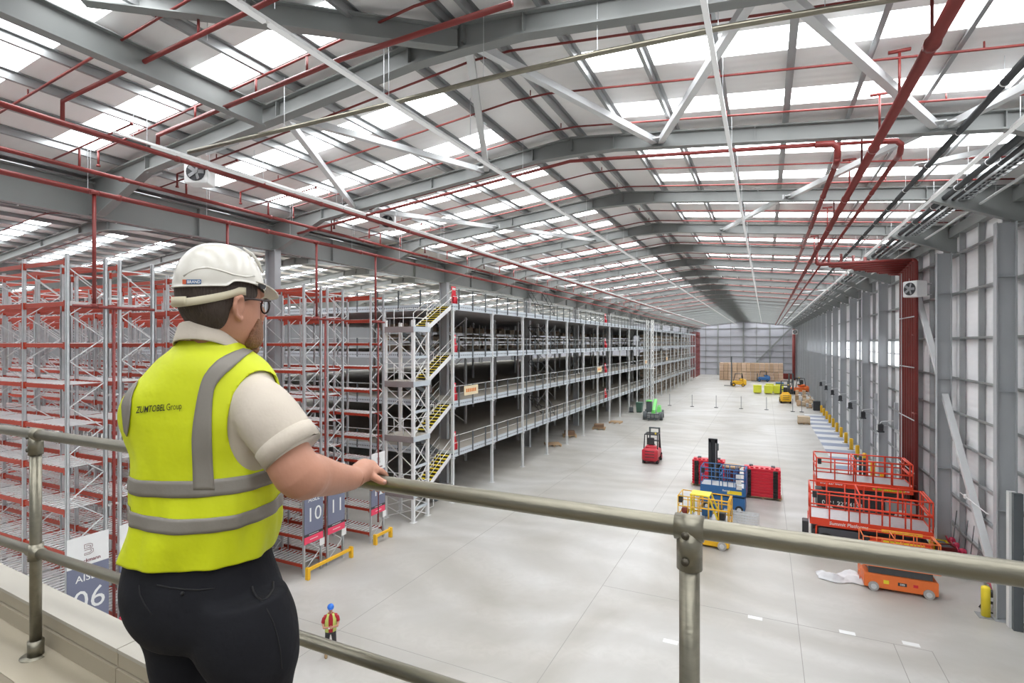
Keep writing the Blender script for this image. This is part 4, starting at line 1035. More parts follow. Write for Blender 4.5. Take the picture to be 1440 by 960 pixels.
# ---- carton wall at the far end
m = MB().cbox((0, 0, 1.27), (1.1, 1.1, 2.3), .04)
CM = [MB().cbox((0, 0, 1.33), (1.12, 1.1, 2.36), .03).mesh('carton_block', pm('cardboard_%d' % k, c, .75, 0, .14, 1.2)) for k, c in enumerate(((.60, .42, .28), (.52, .36, .24), (.64, .46, .33)))]
pl = MB()
for k in range(5): pl.box(-.58, .58, -.55 + .25 * k, -.42 + .25 * k, .1, .13)
for x in (-.55, -.05, .45): pl.box(x, x + .1, -.55, .58, 0, .1)
PLM = pl.mesh('pallet', WOOD)
strap = MB().box(-.57, .57, -.565, .565, .85, .88).box(-.57, .57, -.565, .565, 1.75, 1.78).mesh('strap', DARK)
rnd = random.Random(11)
ORD = ['first', 'second', 'third', 'fourth', 'fifth', 'sixth', 'seventh', 'eighth', 'ninth', 'tenth', 'eleventh', 'twelfth', 'thirteenth', 'fourteenth']
for row in range(3):
    for c_ in range(14):
        for tier in range(2):
            if row and not tier: continue
            lb = ('brown carton pallet, %s tier of the far stacked wall, %s from the left' % (('lower', 'upper')[tier], ORD[c_])) if row == 0 else 'brown carton pallet behind the front row on top of the far stacked wall'
            t = thing('carton_pallet', lb, 'carton pallet', (-11.6 + 1.2 * c_, 168.4 + 1.2 * row, 2.54 * tier), 0, 'carton pallets in the far stacked wall')
            if row: part('prop', MB().box(-.5, .5, -.5, .5, -2.54, 0), CARD, t)
            ob('pallet', PLM, t); ob('carton_block', CM[rnd.randrange(3)], t); ob('strap', strap, t)
# lime boxes
LB = MB().cbox((0, 0, .98), (1.6, 1.5, 1.5), .05).mesh('box', LIMEBOX); LL = MB().cbox((0, 0, 1.78), (1.68, 1.58, .12), .03).mesh('lid', LIMEBOX)
for x, y, z, lb in ((-1.5, 126.4, 0, 'lime yellow crate, leftmost in the far cluster'), (.6, 126.0, 0, 'lime yellow crate, front middle of the far cluster'), (2.4, 126.4, 0, 'lime yellow crate, right end of the far cluster'), (.9, 131, 0, 'lime yellow crate behind the front middle one'), (2.9, 132, 0, 'dark topped lime crate at the back of the cluster')):
    t = thing('crate', lb, 'crate', (x, y, z)); ob('pallet', PLM, t); ob('box', LB, t); ob('lid', LL, t)
    if 'dark' in lb: part('cover', MB().cbox((0, 0, 2.0), (1.6, 1.5, .3), .03), BLUE, t)
# barrier posts across the hall
PB = MB().disc((0, 0, .03), .32, (0, 0, 1), .06, 12).mesh('base', DARK); PP = MB().tube((0, 0, .05), (0, 0, 2.05), .045, 8).mesh('pole', MATTGREY)
for i, (x, y) in enumerate(((-11.3, 95.5), (-7.45, 95.7), (-3.6, 95.9), (.2, 96.1), (3.95, 95.3), (5.2, 95.4), (-15.0, 95.4))):
    t = thing('barrier_post', ('thin grey barrier post across the hall, %s of the row' % ('second from left', 'third from left', 'fourth from left', 'third from right', 'second from right', 'rightmost', 'leftmost')[i]), 'post', (x, y, 0), 0, 'barrier posts across the hall'); ob('base', PB, t); ob('pole', PP, t)
# bollards
def bollard(lb, loc, h, r, mat, grp=None):
    t = thing('bollard', lb, 'bollard', loc, 0, grp)
    part('post', MB().path([(0, 0, .01), (0, 0, h * .92), (0, 0, h * .97), (0, 0, h)], [r, r, r * .92, r * .5], 14), mat, t, True)
    part('base_plate', MB().box(-r * 1.9, r * 1.9, -r * 1.9, r * 1.9, 0, .015), MATTGREY, t)
    return t
bollard('bright yellow bollard nearest the camera at the right wall', (7.95, 27.3, 0), 1.2, .15, LEMON)
b0 = None
for k in range(14):
    if b0 is None: b0 = bollard('orange-yellow dock bollard along the right wall, nearest the red risers', (7.95, 44, 0), 1.15, .17, YELLOW, 'dock bollards along the right wall')
    else: dup(b0, (7.95, 44 + 4 * k, 0), None, 'orange-yellow dock bollard along the right wall, %s from the red risers' % ORD[k])
# dock arm lights
d0 = None
for k in range(7):
    if d0 is None:
        d0 = thing('dock_light', 'black dock lamp on a jointed arm nearest the red risers', 'lamp', (7.95, 48.4, 4.7), 0, 'dock arm lamps along the right wall')
        part('arm', MB().tube((0.75, 0, .35), (0, 0, .25), .03, 6).tube((0, 0, .25), (-.25, -.9, .2), .025, 6), BRACE, d0); part('lamp_head', MB().cbox((-.05, 0, -.2), (.35, .3, .6), .08).cbox((-.05, 0, -.5), (.45, .4, .12), .03), DARK, d0)
    else: dup(d0, (7.95, 48.4 + 8 * k, 4.7), None, 'black dock lamp on a jointed arm, %s from the red risers' % ORD[k])
# dark tall posts at the dock behind the red lift
for i, (x, y) in enumerate(((6.1, 47.0), (6.45, 47.3), (6.75, 47.6))):
    t = thing('roll_post', 'dark upright roll behind the farthest red lift, %s of three' % ('leftmost', 'middle', 'rightmost')[i], 'roll', (x, y, 0), 0, 'dark upright rolls'); part('roll', MB().tube((0, 0, 0), (0, 0, 2.6 - .2 * i), .1, 10), DARK, t, True)
# goods on pallets far right
rnd = random.Random(5)
names = ['grey wrapped', 'brown', 'white wrapped', 'mixed brown', 'tan', 'low brown', 'dark wrapped']
mats = [pm('grey_wrap', (.42, .42, .43), .35), CARD, pm('white_wrap', (.7, .7, .72), .3), WOOD, pm('tan_card', (.6, .48, .34), .7), CARD, DGREY]
for i, (x, y, w, h) in enumerate(((6.6, 119, 2.4, 1.4), (6.7, 115, 2.2, .9), (6.2, 111.5, 2.4, 1.1), (7.0, 108, 1.8, .9), (6.2, 104.6, 2.6, .8), (7.0, 102, 1.6, .6), (7.5, 98.6, 1.0, 1.5))):
    t = thing('goods_pallet', '%s goods on a pallet by the right wall, %s from the far end' % (names[i], ORD[i]) if i != 6 else 'dark square bin at the end of the dock stripes', 'goods' if i != 6 else 'bin', (x, y, 0))
    if i == 6: part('bin_body', MB().cbox((0, 0, .75), (1.0, 1.0, 1.5), .05), DARK, t); part('bin_lid', MB().cbox((0, 0, 1.53), (1.05, 1.05, .08), .02), DGREY, t); continue
    pm_ = ob('pallet', PLM, t); pm_.scale = (w / 1.2, 1.2, 1.1)
    for k in range(4):
        ww = w / 4 * .92; part('goods', MB().cbox((-w / 2 + w * (k + .5) / 4, rnd.uniform(-.15, .15), .16 + h * (.5 - .12 * (k % 2))), (ww, 1.0, h * (1 - .24 * (k % 2))), .03), mats[i] if k % 2 else mats[(i + 1) % 6], t)
# pallet with box on the open floor
t = thing('goods_pallet', 'low brown carton on a pallet at the corner of the blue floor stripes', 'goods', (4.7, 81.8, 0))
o = ob('pallet', PLM, t); o.scale = (1.3, 1.3, 1.3); part('carton', MB().cbox((0, 0, .6), (1.45, 1.4, .8), .03), pm('tan_card', (.6, .48, .34), .7), t)
# pallets under the mezzanine
for i, (x, y, lb) in enumerate(((-18.4, 71.6, 'loose wooden pallet under the mezzanine edge, farthest of four'), (-19.0, 65.6, 'loose wooden pallet under the mezzanine edge, third along'), (-20.6, 58.9, 'loose wooden pallet under the mezzanine edge, second along'), (-20.4, 53.0, 'loose wooden pallet under the mezzanine edge, nearest of four'))):
    t = thing('pallet', lb, 'pallet', (x, y, 0), .2 * i); o = ob('boards', PLM, t); o.scale = (1.4, 1.4, 1.6)
    if i in (1, 2): part('offcuts', MB().cbox((0, 0, .45), (1.2, .9, .45), .05), pm('brown_offcuts', (.25, .16, .10), .8), t)
t = thing('waste_bin', 'dark green wheeled bin beside the mezzanine posts', 'bin', (-17.8, 84, 0)); part('bin_body', MB().hexa([(-.4, -.4, .1), (.4, -.4, .1), (.4, .4, .1), (-.4, .4, .1), (-.5, -.5, 1.5), (.5, -.5, 1.5), (.5, .5, 1.5), (-.5, .5, 1.5)]), pm('bin_green', (.07, .15, .11), .5), t); part('bin_lid', MB().cbox((0, 0, 1.56), (1.06, 1.06, .1), .03), pm('bin_green', (.07, .15, .11), .5), t); part('wheel', MB().disc((-.3, -.3, .1), .1, (1, 0, 0), .08, 8).disc((.3, -.3, .1), .1, (1, 0, 0), .08, 8), RUBBER, t)
t = thing('pallet_truck', 'small dark hand truck beside the green bin', 'hand truck', (-19.0, 83.5, 0), .3); part('frame', MB().tube((-.25, 0, .1), (-.25, 0, 1.2), .04, 6).tube((.25, 0, .1), (.25, 0, 1.2), .04, 6).box(-.35, .35, -.6, 0, .08, .14), DARK, t); part('load', MB().cbox((0, -.3, .5), (.6, .5, .7), .06), DGREY, t)
t = thing('waste_skip', 'low red skip against the far gable wall', 'skip', (5.0, 181, 0)); part('skip_body', MB().hexa([(-2.4, -1, .1), (2.4, -1, .1), (2.4, 1, .1), (-2.4, 1, .1), (-2.8, -1.2, 1.5), (2.8, -1.2, 1.5), (2.8, 1.2, 1.5), (-2.8, 1.2, 1.5)]), REDPIPE, t); part('skip_rim', MB().box(-2.85, 2.85, -1.25, -1.15, 1.5, 1.6).box(-2.85, 2.85, 1.15, 1.25, 1.5, 1.6), REDPIPE, t)
# items along the right wall base
t = thing('leaning_plank', 'red painted steel section leaning on the right wall column', 'plank', (8.5, 36.5, 0)); part('section', MB().bar((0, 0, 0), (.1, -1.0, 2.9), .2, .12, (1, 0, 0)), LIFTRED, t); part('end_cap', MB().bar((.1, -1.0, 2.9), (.102, -1.02, 2.95), .2, .12, (1, 0, 0)), LIFTRED, t)
def crate(lb, loc, d, mat, rz=0):
    t = thing('crate', lb, 'crate', loc, rz); x, y, z = d
    part('crate_body', MB().box(-x / 2, x / 2, -y / 2, y / 2, 0, .03).box(-x / 2, -x / 2 + .03, -y / 2, y / 2, 0, z).box(x / 2 - .03, x / 2, -y / 2, y / 2, 0, z).box(-x / 2, x / 2, -y / 2, -y / 2 + .03, 0, z).box(-x / 2, x / 2, y / 2 - .03, y / 2, 0, z), mat, t)
    part('contents', MB().cbox((0, 0, z * .55), (x * .8, y * .8, z * .8), .04), DGREY, t); part('rim', MB().box(-x / 2 - .02, x / 2 + .02, -y / 2 - .02, -y / 2 + .01, z - .05, z).box(-x / 2 - .02, x / 2 + .02, y / 2 - .01, y / 2 + .02, z - .05, z), mat, t)
crate('yellow tool crate on the floor by the leaning red section', (8.2, 34.7, 0), (.75, .6, .55), LEMON)
crate('dark red crate on the floor near the valve row', (8.25, 33.6, 0), (.7, .6, .7), REDPIPE, .2)
crate('rounded red crate nearest the orange lift rails', (8.3, 32.4, 0), (.6, .6, .65), REDPIPE, .1)
crate('black equipment crate between the red crates and wall', (8.25, 31.5, 0), (.5, .7, .55), DARK)
t = thing('valve_row', 'row of red sprinkler valves on a pipe along the wall base', 'valves', (8.83, 28.6, 0))
part('feed_pipe', MB().tube((0, 0, .55), (0, 7.6, .55), .05, 8).box(-.1, .1, .3, .4, 0, .5).box(-.1, .1, 3.6, 3.7, 0, .5).box(-.1, .1, 7.1, 7.2, 0, .5), GALV, t)
PINK = pm('valve_red', (.55, .03, .09), .4)
for k in range(9):
    y = .3 + .85 * k
    v = part('valve', MB().ball((-.05, y, .62), (.16, .16, .18)), PINK, t, True); part('hand_wheel', MB().disc((-.25, y, .68), .16, (1, 0, .3), .04, 14).tube((-.2, y, .66), (0, y, .62), .03, 6), PINK, v); part('hose', MB().tube((0, y, .6), (.15, y, 2.2), .02, 5), DGREY, v)
t = thing('cable_heap', 'dark coiled hose lying on the floor by the crates', 'hose', (7.2, 37.2, 0)); part('coil', MB().path([(.35 * math.cos(a * .5) * (1 + .02 * a), .5 * math.sin(a * .5), .03 + .003 * a) for a in range(34)], .025, 6), RUBBER, t, True); part('coil_end', MB().path([(.4, .2, .03), (.7, .6, .03), (.6, 1.3, .03), (.9, 1.6, .03)], .025, 6), RUBBER, t, True)
t = thing('floor_motor', 'black motor unit with cables beside the yellow bollard', 'motor', (8.35, 28.1, 0)); part('housing', MB().cbox((0, 0, .5), (.35, .4, .5), .06), DARK, t); part('stand', MB().box(-.15, -.1, -.15, .15, 0, .3).box(.1, .15, -.15, .15, 0, .3), DARK, t); part('cable', MB().path([(-.2, 0, .3), (-.4, -.1, .06), (-.3, -.4, .03), (.1, -.5, .03)], .03, 6), RUBBER, t, True); part('label_plate', MB().box(-.08, .08, -.21, -.2, .4, .55), WHITE, t)
t = thing('junction_box', 'small white junction box with conduit on the diagonal wall brace', 'junction box', (8.42, 31.4, 3.75)); part('box', MB().cbox((0, 0, 0), (.12, .22, .2), .02), WHITE, t); part('conduit', MB().tube((0, -.1, 0), (-.05, -2.9, .02), .025, 6).tube((0, .1, 0), (0, .8, 0), .02, 6), WHITE, t, True)
# ------------------------------------------------------------------ people
SKIN = pm('skin', (0.50, 0.25, 0.17), 0.5, 0, 0.10, 14, 0.06, 90, spec=0.35)
HAIR = pm('dark_brown_hair', (0.045, 0.030, 0.022), 0.65, 0, 0.35, 60, 0.6, 160, stretch=(1, 1, 0.25))
BEARD = pm('reddish_beard', (0.24, 0.115, 0.065), 0.75, 0, 0.35, 70, 0.7, 170)
HIVIS = pm('hi_vis_yellow', (0.58, 0.65, 0.002), 0.6, 0, 0.05, 6, 0.8, 8)
TAPE = pm('reflective_tape', (0.23, 0.212, 0.185), 0.5, 0.15, 0.08, 12, 0.05, 120)
SHIRT = pm('cream_shirt', (0.56, 0.50, 0.42), 0.75, 0, 0.05, 10, 0.7, 11)
TROUSER = pm('charcoal_trousers', (0.011, 0.0115, 0.015), 0.8, 0, 0.2, 14, 0.6, 14, spec=0.2)
HELM = pm('white_helmet_shell', (0.66, 0.64, 0.58), 0.22, 0, 0.03, 3)
STRAP = pm('cream_strap', (0.60, 0.55, 0.40), 0.5, 0, 0.08, 20)
BW, BF = None, None
PSI = math.radians(22.0)                    # body faces 22 deg left of the hall axis
BRT = Vector((math.cos(PSI), math.sin(PSI), 0)); BFW = Vector((-math.sin(PSI), math.cos(PSI), 0))
MB0 = 1.42                                  # depth of the body axis from the eye
man_base = P(296, V0 + 1.55 * F_PX / MB0, MB0)
man = thing('person', 'man in yellow hi-vis vest and white hard hat resting a hand on the rail', 'person', (man_base.x, man_base.y, 9.35))
MO = Vector((man_base.x, man_base.y, 9.35))
def rel(m): 
    m.v = [(p[0] - MO.x, p[1] - MO.y, p[2] - MO.z) for p in m.v]; return m
def superring(c, a, e, n, pw=2.3, rt=BRT, fw=BFW, up=None):
    out = []
    for k in range(n):
        t = 2 * PI * k / n; ct, s_ = math.cos(t), math.sin(t)
        out.append(c + rt * (a * math.copysign(abs(ct) ** (2 / pw), ct)) + fw * (e * math.copysign(abs(s_) ** (2 / pw), s_)))
    return out
def fit_ring(v, ul, ur, k, b=MB0, n=72, pw=2.3, grow=0.0, tilt=0.0):
    uc = (ul + ur) / 2; a = (ur - ul) / 2 * b / F_PX; c = P(uc, v, b)
    for _ in range(8):
        us = [PX(q)[0] for q in superring(c, a, a * k, n, pw)]
        lo, hi = min(us), max(us)
        a *= (ur - ul) / max(1e-6, hi - lo)
        c = c + Vector((CS, SN, 0)) * (((ul + ur) / 2 - (lo + hi) / 2) * b / F_PX)
    return superring(c, a + grow, a * k + grow, n, pw), c, a
TORSO = [(481, 256, 340, 1.0), (487, 249, 346, 0.93), (495, 240, 352, 0.85), (506, 224, 366, 0.78), (518, 211, 377, 0.72), (532, 198, 385, 0.68), (548, 183, 390, 0.66), (564, 174, 392, 0.66), (585, 171, 392, 0.67),
         (612, 177, 390, 0.69), (635, 185, 389, 0.72), (662, 187, 391, 0.75), (700, 185, 393, 0.78), (728, 182, 392, 0.80), (752, 177, 388, 0.82), (771, 172, 384, 0.83)]
def interp(tab, step):
    out = []; 
    for i in range(len(tab) - 1):
        p0 = tab[max(i - 1, 0)]; p1 = tab[i]; p2 = tab[i + 1]; p3 = tab[min(i + 2, len(tab) - 1)]
        for s_ in range(step):
            t = s_ / step
            out.append(tuple(0.5 * ((2 * b_) + (-a_ + c_) * t + (2 * a_ - 5 * b_ + 4 * c_ - d_) * t * t + (-a_ + 3 * b_ - 3 * c_ + d_) * t ** 3) for a_, b_, c_, d_ in zip(p0, p1, p2, p3)))
    out.append(tab[-1]); return out
NR = 96
TT = interp(TORSO, 5)
rings = []; cen = []
for i, (v, ul, ur, k) in enumerate(TT):
    r_, c_, a_ = fit_ring(v, ul, ur, k, n=NR); 
    # soft folds of the loose vest
    fl_ = max(0, (v - 560) / 210)
    r_ = [p + (p - c_).normalized() * (0.0035 * fl_ * (math.sin(9 * t_ + v * .03) + .6 * math.sin(17 * t_ - v * .05)) + 0.003 * math.sin(v * .06 + 3 * t_)) for p, t_ in ((p, 2 * PI * j / NR) for j, p in enumerate(r_))]
    rings.append(r_); cen.append(c_)
vest_bvh_src = MB().loft(rings, cap=True)
# vest: cut the arm holes out of the solidified shell
def arm_cutter(c, axis, ra, rb, up, depth):
    c = Vector(c); ax = Vector(axis).normalized(); u_ = (Vector(up) - ax * Vector(up).dot(ax)).normalized(); w_ = ax.cross(u_)
    rr = [[c + ax * d_ + u_ * (ra * math.sin(2 * PI * k / 40)) + w_ * (rb * math.cos(2 * PI * k / 40)) for k in range(40)] for d_ in (-depth, depth)]
    return MB().loft(rr)
vest_me = rel(MB().loft(rings, cap=False)).mesh('vest', None)
top_r = rings[0]
vest_solid = evaluated(vest_me, [('SOLIDIFY', dict(thickness=0.006, offset=1.0))], 'vest_solid')
sh_r = P(366, 590, 1.33); sh_l = cen[30] - BRT * 0.19 + BFW * 0.06; sh_l.z = sh_r.z + .02
cut = arm_cutter(sh_r - MO, (P(366, 590, 1.33) - P(366, 590, 1.5)), 0.128, 0.073, (0.12, 0, 1), 0.10)
cut2 = arm_cutter(sh_l - MO, BRT, 0.11, 0.06, (0, 0, 1), 0.07)
def boolean(me, cutter):
    cm = cutter.mesh('cut', None); co = bpy.data.objects.new('cut', cm); COL.objects.link(co)
    r_ = evaluated(me, [('BOOLEAN', dict(operation='DIFFERENCE', object=co, solver='EXACT'))], 'vest')
    bpy.data.objects.remove(co); return r_
vm = boolean(boolean(vest_solid, cut), cut2)
vm.materials.clear(); vm.materials.append(HIVIS); vm.polygons.foreach_set('use_smooth', [True] * len(vm.polygons))
vest = ob('vest', vm, man, label='yellow hi-vis vest with grey reflective tape')
# shirt body just inside the vest
shirt = MB().loft([[cen[i] + (p - cen[i]) * 0.985 for p in rings[i]] for i in range(2, len(rings), 3)])
# sleeves
def limb(pts, rad, n=20, flat=1.0):
    return MB().path([Vector(p) for p in pts], rad, n)
def smooth_path(pts, rad, step=5):
    tab = [(*p, r) for p, r in zip(pts, rad)]; o_ = interp(tab, step)
    return [Vector(q[:3]) for q in o_], [q[3] for q in o_]
SHO = P(344, 552, 1.36); ELB = P(419, 664, 1.33); CUF = P(409, 630, 1.335); WRI = P(497, 672, 1.60)
p_, r_ = smooth_path([P(352, 545, 1.41), P(362, 566, 1.37), P(384, 596, 1.345), CUF], [0.045, 0.070, 0.077, 0.071])
sleeve = MB().path(p_, r_, 28)
SHL = sh_l + Vector((0, 0, 0.03)); p2, r2 = smooth_path([SHL + BRT * 0.12 + Vector((0, 0, .03)), SHL + BRT * .05, SHL + BRT * 0.02 + BFW * 0.06 - Vector((0, 0, 0.16)), SHL + BRT * .02 + BFW * 0.12 - Vector((0, 0, 0.22))], [0.05, 0.066, 0.064, 0.062])
sleeve2 = MB().path(p2, r2, 24)
sm = remeshed(rel(MB().merge(shirt).merge(sleeve).merge(sleeve2)), 0.008, 6, SHIRT, 'shirt')
ob('shirt', sm, man, label='short sleeved cream shirt')
# sleeve hem: slightly flared cuff ring
cufd = (CUF - P(384, 596, 1.345)).normalized()
part('cuff', rel(MB().path([CUF - cufd * 0.034, CUF - cufd * .030, CUF + cufd * 0.012, CUF + cufd * .015, CUF + cufd * .008], [0.070, 0.0772, 0.0768, 0.074, 0.058], 40)), SHIRT, man, True)
# collar
col = []
for v, g, k in ((466, 0.0, 0.95), (470, 0.002, .95), (482, 0.010, 0.95), (495, 0.018, .95)):
    r_, c_, a_ = fit_ring(v, 250 - g * 500, 342 + g * 500, 1.08, n=48); 
    r_ = [p - Vector((0, 0, 0.035)) * ((p - c_).dot(BFW) / 0.08 + .2) for p in r_]; col.append(r_)
cm_ = evaluated(rel(MB().loft(col, cap=False)), [('SOLIDIFY', dict(thickness=0.005)), ('SUBSURF', dict(levels=1, render_levels=1))], 'collar')
cm_.materials.clear(); cm_.materials.append(SHIRT); cm_.polygons.foreach_set('use_smooth', [True] * len(cm_.polygons)); ob('collar', cm_, man)
# reflective tape: bands follow the vest surface
def ring_at(v):
    for i in range(len(TT) - 1):
        if TT[i][0] <= v <= TT[i + 1][0]:
            t = (v - TT[i][0]) / (TT[i + 1][0] - TT[i][0]); return [a.lerp(b_, t) for a, b_ in zip(rings[i], rings[i + 1])], cen[i].lerp(cen[i + 1], t)
    return rings[-1], cen[-1]
def band(v0, v1, sag):
    rows = []
    for q in range(5):
        row = []
        for j in range(NR):
            ph = 2 * PI * j / NR; v = v0 + (v1 - v0) * q / 4 + sag(ph); r_, c_ = ring_at(min(max(v, TT[0][0]), TT[-1][0])); p = r_[j]
            row.append(p + ((p - c_) * Vector((1, 1, 0))).normalized() * 0.0085)
        rows.append(row)
    m = rel(MB().loft(rows, cap=False)).mesh('tape', None)
    r_ = evaluated(m, [('SOLIDIFY', dict(thickness=0.002, offset=0))], 'reflective_tape'); r_.materials.clear(); r_.materials.append(TAPE); r_.polygons.foreach_set('use_smooth', [True] * len(r_.polygons))
    return r_
ob('reflective_tape', band(655, 676, lambda ph: 3 * math.sin(ph + 3.6) ), vest); ob('reflective_tape', band(697, 716, lambda ph: 7 * math.cos(ph + 1.2)), vest)
# decals laid on the back of the vest
bvh = BVHTree.FromPolygons([Vector(p) for p in vest_bvh_src.v], vest_bvh_src.f)
EYEV = Vector((0, 0, EYE))
def drape(u, v, off, tree=None):
    d = (P(u, v, 1.0) - EYEV).normalized(); h = (tree or bvh).ray_cast(EYEV, d)
    if h[0] is None: return P(u, v, MB0)
    n_ = h[1] if h[1].dot(d) < 0 else -h[1]
    return h[0] + n_ * off - d * 0.0004
def drape_patch(rows, off, th=0.002):
    m = MB(); R_ = len(rows); C_ = len(rows[0])
    m.add([drape(u, v, off) for r in rows for u, v in r], [(i * C_ + j, i * C_ + j + 1, (i + 1) * C_ + j + 1, (i + 1) * C_ + j) for i in range(R_ - 1) for j in range(C_ - 1)])
    me = evaluated(rel(m), [('SOLIDIFY', dict(thickness=th, offset=0))], 'strip'); me.materials.clear(); return me
def strip(cl, name='reflective_tape'):
    cl = interp(cl, 6); rows = [[(u0 + (u1 - u0) * q / 5, v0 + (v1 - v0) * q / 5) for q in range(6)] for u0, v0, u1, v1 in cl]
    me = drape_patch(rows, 0.009); me.materials.append(TAPE); me.polygons.foreach_set('use_smooth', [True] * len(me.polygons)); ob(name, me, vest)
strip([(338, 492, 353, 497), (324, 499, 343, 504), (306, 509, 328, 517), (292, 524, 313, 531), (284, 541, 303, 547), (278, 570, 300, 570), (273, 610, 299, 610), (273, 645, 300, 645), (275, 688, 303, 688)])
strip([(192, 543, 199, 538), (182, 556, 191, 556), (177, 570, 189, 570), (178, 590, 187, 592), (180, 605, 184, 612)])
# lettering
def letter(body, size, bold, shear, u0, v0, du, dv):
    tm = text_mb(body, size, bold, shear, 'LEFT', 0.0)
    xs_ = [p[0] for p in tm.v]; x0, x1 = min(xs_), max(xs_); ys_ = [p[1] for p in tm.v]; y0, y1 = min(ys_), max(ys_)
    m = MB(); m.add([drape(u0 + du * (p[0] - x0) / (x1 - x0), v0 - dv * (p[1] - y0) / (y1 - y0) - 0.09 * du * (p[0] - x0) / (x1 - x0), 0.0085) for p in tm.v], tm.f)
    return rel(m)
INK = pm('black_print', (0.008, 0.008, 0.008), 0.6)
part('lettering', letter('ZUMTOBEL', 1.0, 0.008, 0.25, 195.5, 580.5, 40, 9), INK, vest)
part('lettering', letter('Group', 1.0, -0.004, 0.0, 237.5, 579.5, 21, 12), INK, vest)
# trousers, one surface
HIPS = [(764, 176, 380, .80), (786, 170, 383, .82), (811, 165, 391, .84), (838, 168, 400, .84), (862, 180, 406, .82), (884, 200, 400, .78)]
hip = MB().loft([fit_ring(v, l, r, k, n=60)[0] for v, l, r, k in interp(HIPS, 3)])
def legrings(tab, b_fn):
    rr = []
    for i, (v, l, r, k) in enumerate(interp(tab, 4)): rr.append(fit_ring(v, l, r, k, b=b_fn(v), n=48, pw=2.0)[0])
    return MB().loft(rr)
legR = legrings([(830, 262, 402, .95), (865, 262, 416, .98), (900, 268, 421, 1.0), (930, 286, 421, 1.0), (962, 306, 413, 1.0), (1050, 322, 402, 1.0), (1150, 330, 402, 1.0), (1262, 336, 396, 1.1)], lambda v: 1.37)
legL = legrings([(835, 176, 300, .95), (865, 182, 300, .95), (900, 200, 300, .98), (935, 207, 304, 1.0), (962, 213, 301, 1.0), (1050, 226, 300, 1.0), (1130, 232, 298, 1.0), (1222, 238, 292, 1.1)], lambda v: 1.47)
tm_ = remeshed(rel(MB().merge(hip).merge(legR).merge(legL)), 0.009, 8, TROUSER, 'trousers')
trous = ob('trousers', tm_, man, label='dark charcoal work trousers')
tb = BVHTree.FromPolygons([v.co + MO for v in tm_.vertices], [tuple(p.vertices) for p in tm_.polygons])
def seam(pts, r=0.0016):
    return rel(MB().path([drape(u, v, 0.0006, tb) for u, v in pts], r, 5))
SEAM = pm('seam_thread', (0.010, 0.010, 0.012), 0.8)
part('pocket_seam', seam([(221, 822), (240, 826), (260, 828.5), (280, 829), (302, 827)], .002), SEAM, trous, True)
part('pocket_seam', seam([(354, 824), (356, 832), (361, 839), (367, 844), (374, 842), (380, 836), (384, 828), (384, 818)], .003), SEAM, trous, True)
part('side_seam', seam([(368, 845), (376, 858), (384, 875), (390, 895), (394, 915), (396, 940)], .0016), SEAM, trous, True)
part('back_seam', seam([(196, 822), (197, 835), (204, 850), (214, 864)], .0016), SEAM, trous, True)
part('pocket_button', rel(MB().ball(drape(257, 834, .001, tb), .005, 8, 6)), SEAM, trous, True)
# shoes
BOOT = pm('dark_boot', (.03, .028, .026), .5)
for q, b_ in (((366, 1262), 1.37), ((265, 1222), 1.47)):
    c = P(q[0], q[1], b_); c.z = 9.35
    part('boot', rel(MB().loft([superring(c + BFW * 0.05 + Vector((0, 0, z)), a, e, 24, 2.6) for z, a, e in ((0.0, .048, .145), (.02, .05, .15), (.05, .048, .14), (.08, .044, .10), (.13, .046, .065))])), BOOT, man, True)
# ---- body: head, neck, torso core, arms and hands in one continuous surface
HA = math.radians(-4.0); HR = Vector((math.cos(HA), math.sin(HA), 0)); HF = Vector((-math.sin(HA), math.cos(HA), 0)); HU = Vector((0, 0, 1))
HC = P(313, 424, 1.42)
def hp(x, y, z): return HC + HR * x + HF * y + HU * z
HEADR = [(.124, .018, .012, -.03), (.115, .046, .05, -.07), (.095, .063, .075, -.093), (.06, .073, .09, -.104), (.025, .076, .096, -.106), (0, .0755, .095, -.103), (-.025, .0745, .094, -.096), (-.05, .071, .094, -.083), (-.075, .065, .093, -.066), (-.1, .054, .09, -.045), (-.12, .038, .083, -.02), (-.13, .018, .068, .01)]
def head_rings(sc, n=40, tab=HEADR):
    out = []
    for z, hw, yf, yb in tab:
        cy = (yf + yb) / 2; hl = (yf - yb) / 2; rr = []
        for k in range(n):
            t = 2 * PI * k / n; ct, s_ = math.cos(t), math.sin(t); pw = 2.25
            rr.append(hp((hw + sc) * math.copysign(abs(ct) ** (2 / pw), ct), cy + (hl + sc) * math.copysign(abs(s_) ** (2 / pw), s_), z))
        out.append(rr)
    return out
body = MB().loft(head_rings(0.0))
body.path([hp(0, -.022, -.03), hp(0, -.026, -.1), hp(0, -.038, -.16), hp(0, -.05, -.24)], [.055, .050, .048, .035], 20)
body.path([hp(0, .088, .02), hp(0, .1, 0), hp(0, .112, -.022), hp(0, .106, -.04), hp(0, .09, -.045)], [.009, .011, .015, .017, .01], 10)     # nose
body.path([hp(-.03, .083, -.073), hp(0, .094, -.072), hp(.03, .083, -.073)], .009, 8); body.path([hp(-.028, .083, -.085), hp(0, .092, -.086), hp(.028, .083, -.085)], .009, 8)
body.path([hp(-.05, .08, .022), hp(-.02, .094, .026), hp(.02, .094, .026), hp(.05, .08, .022)], .009, 8)   # brow
for sx in (-1, 1):      # ears: rim, lobe and back plate
    e = [(.078, .012, .012), (.088, .0, .022), (.093, -.018, .016), (.092, -.022, -.006), (.086, -.014, -.028), (.079, .002, -.038), (.077, .010, -.03)]
    body.path([hp(sx * x, y - .004, z - .012) for x, y, z in e], [.005, .006, .0065, .0065, .006, .007, .005], 8)
    body.ball(hp(sx * .079, -.006, -.014), (.007, .016, .026), 10, 8)
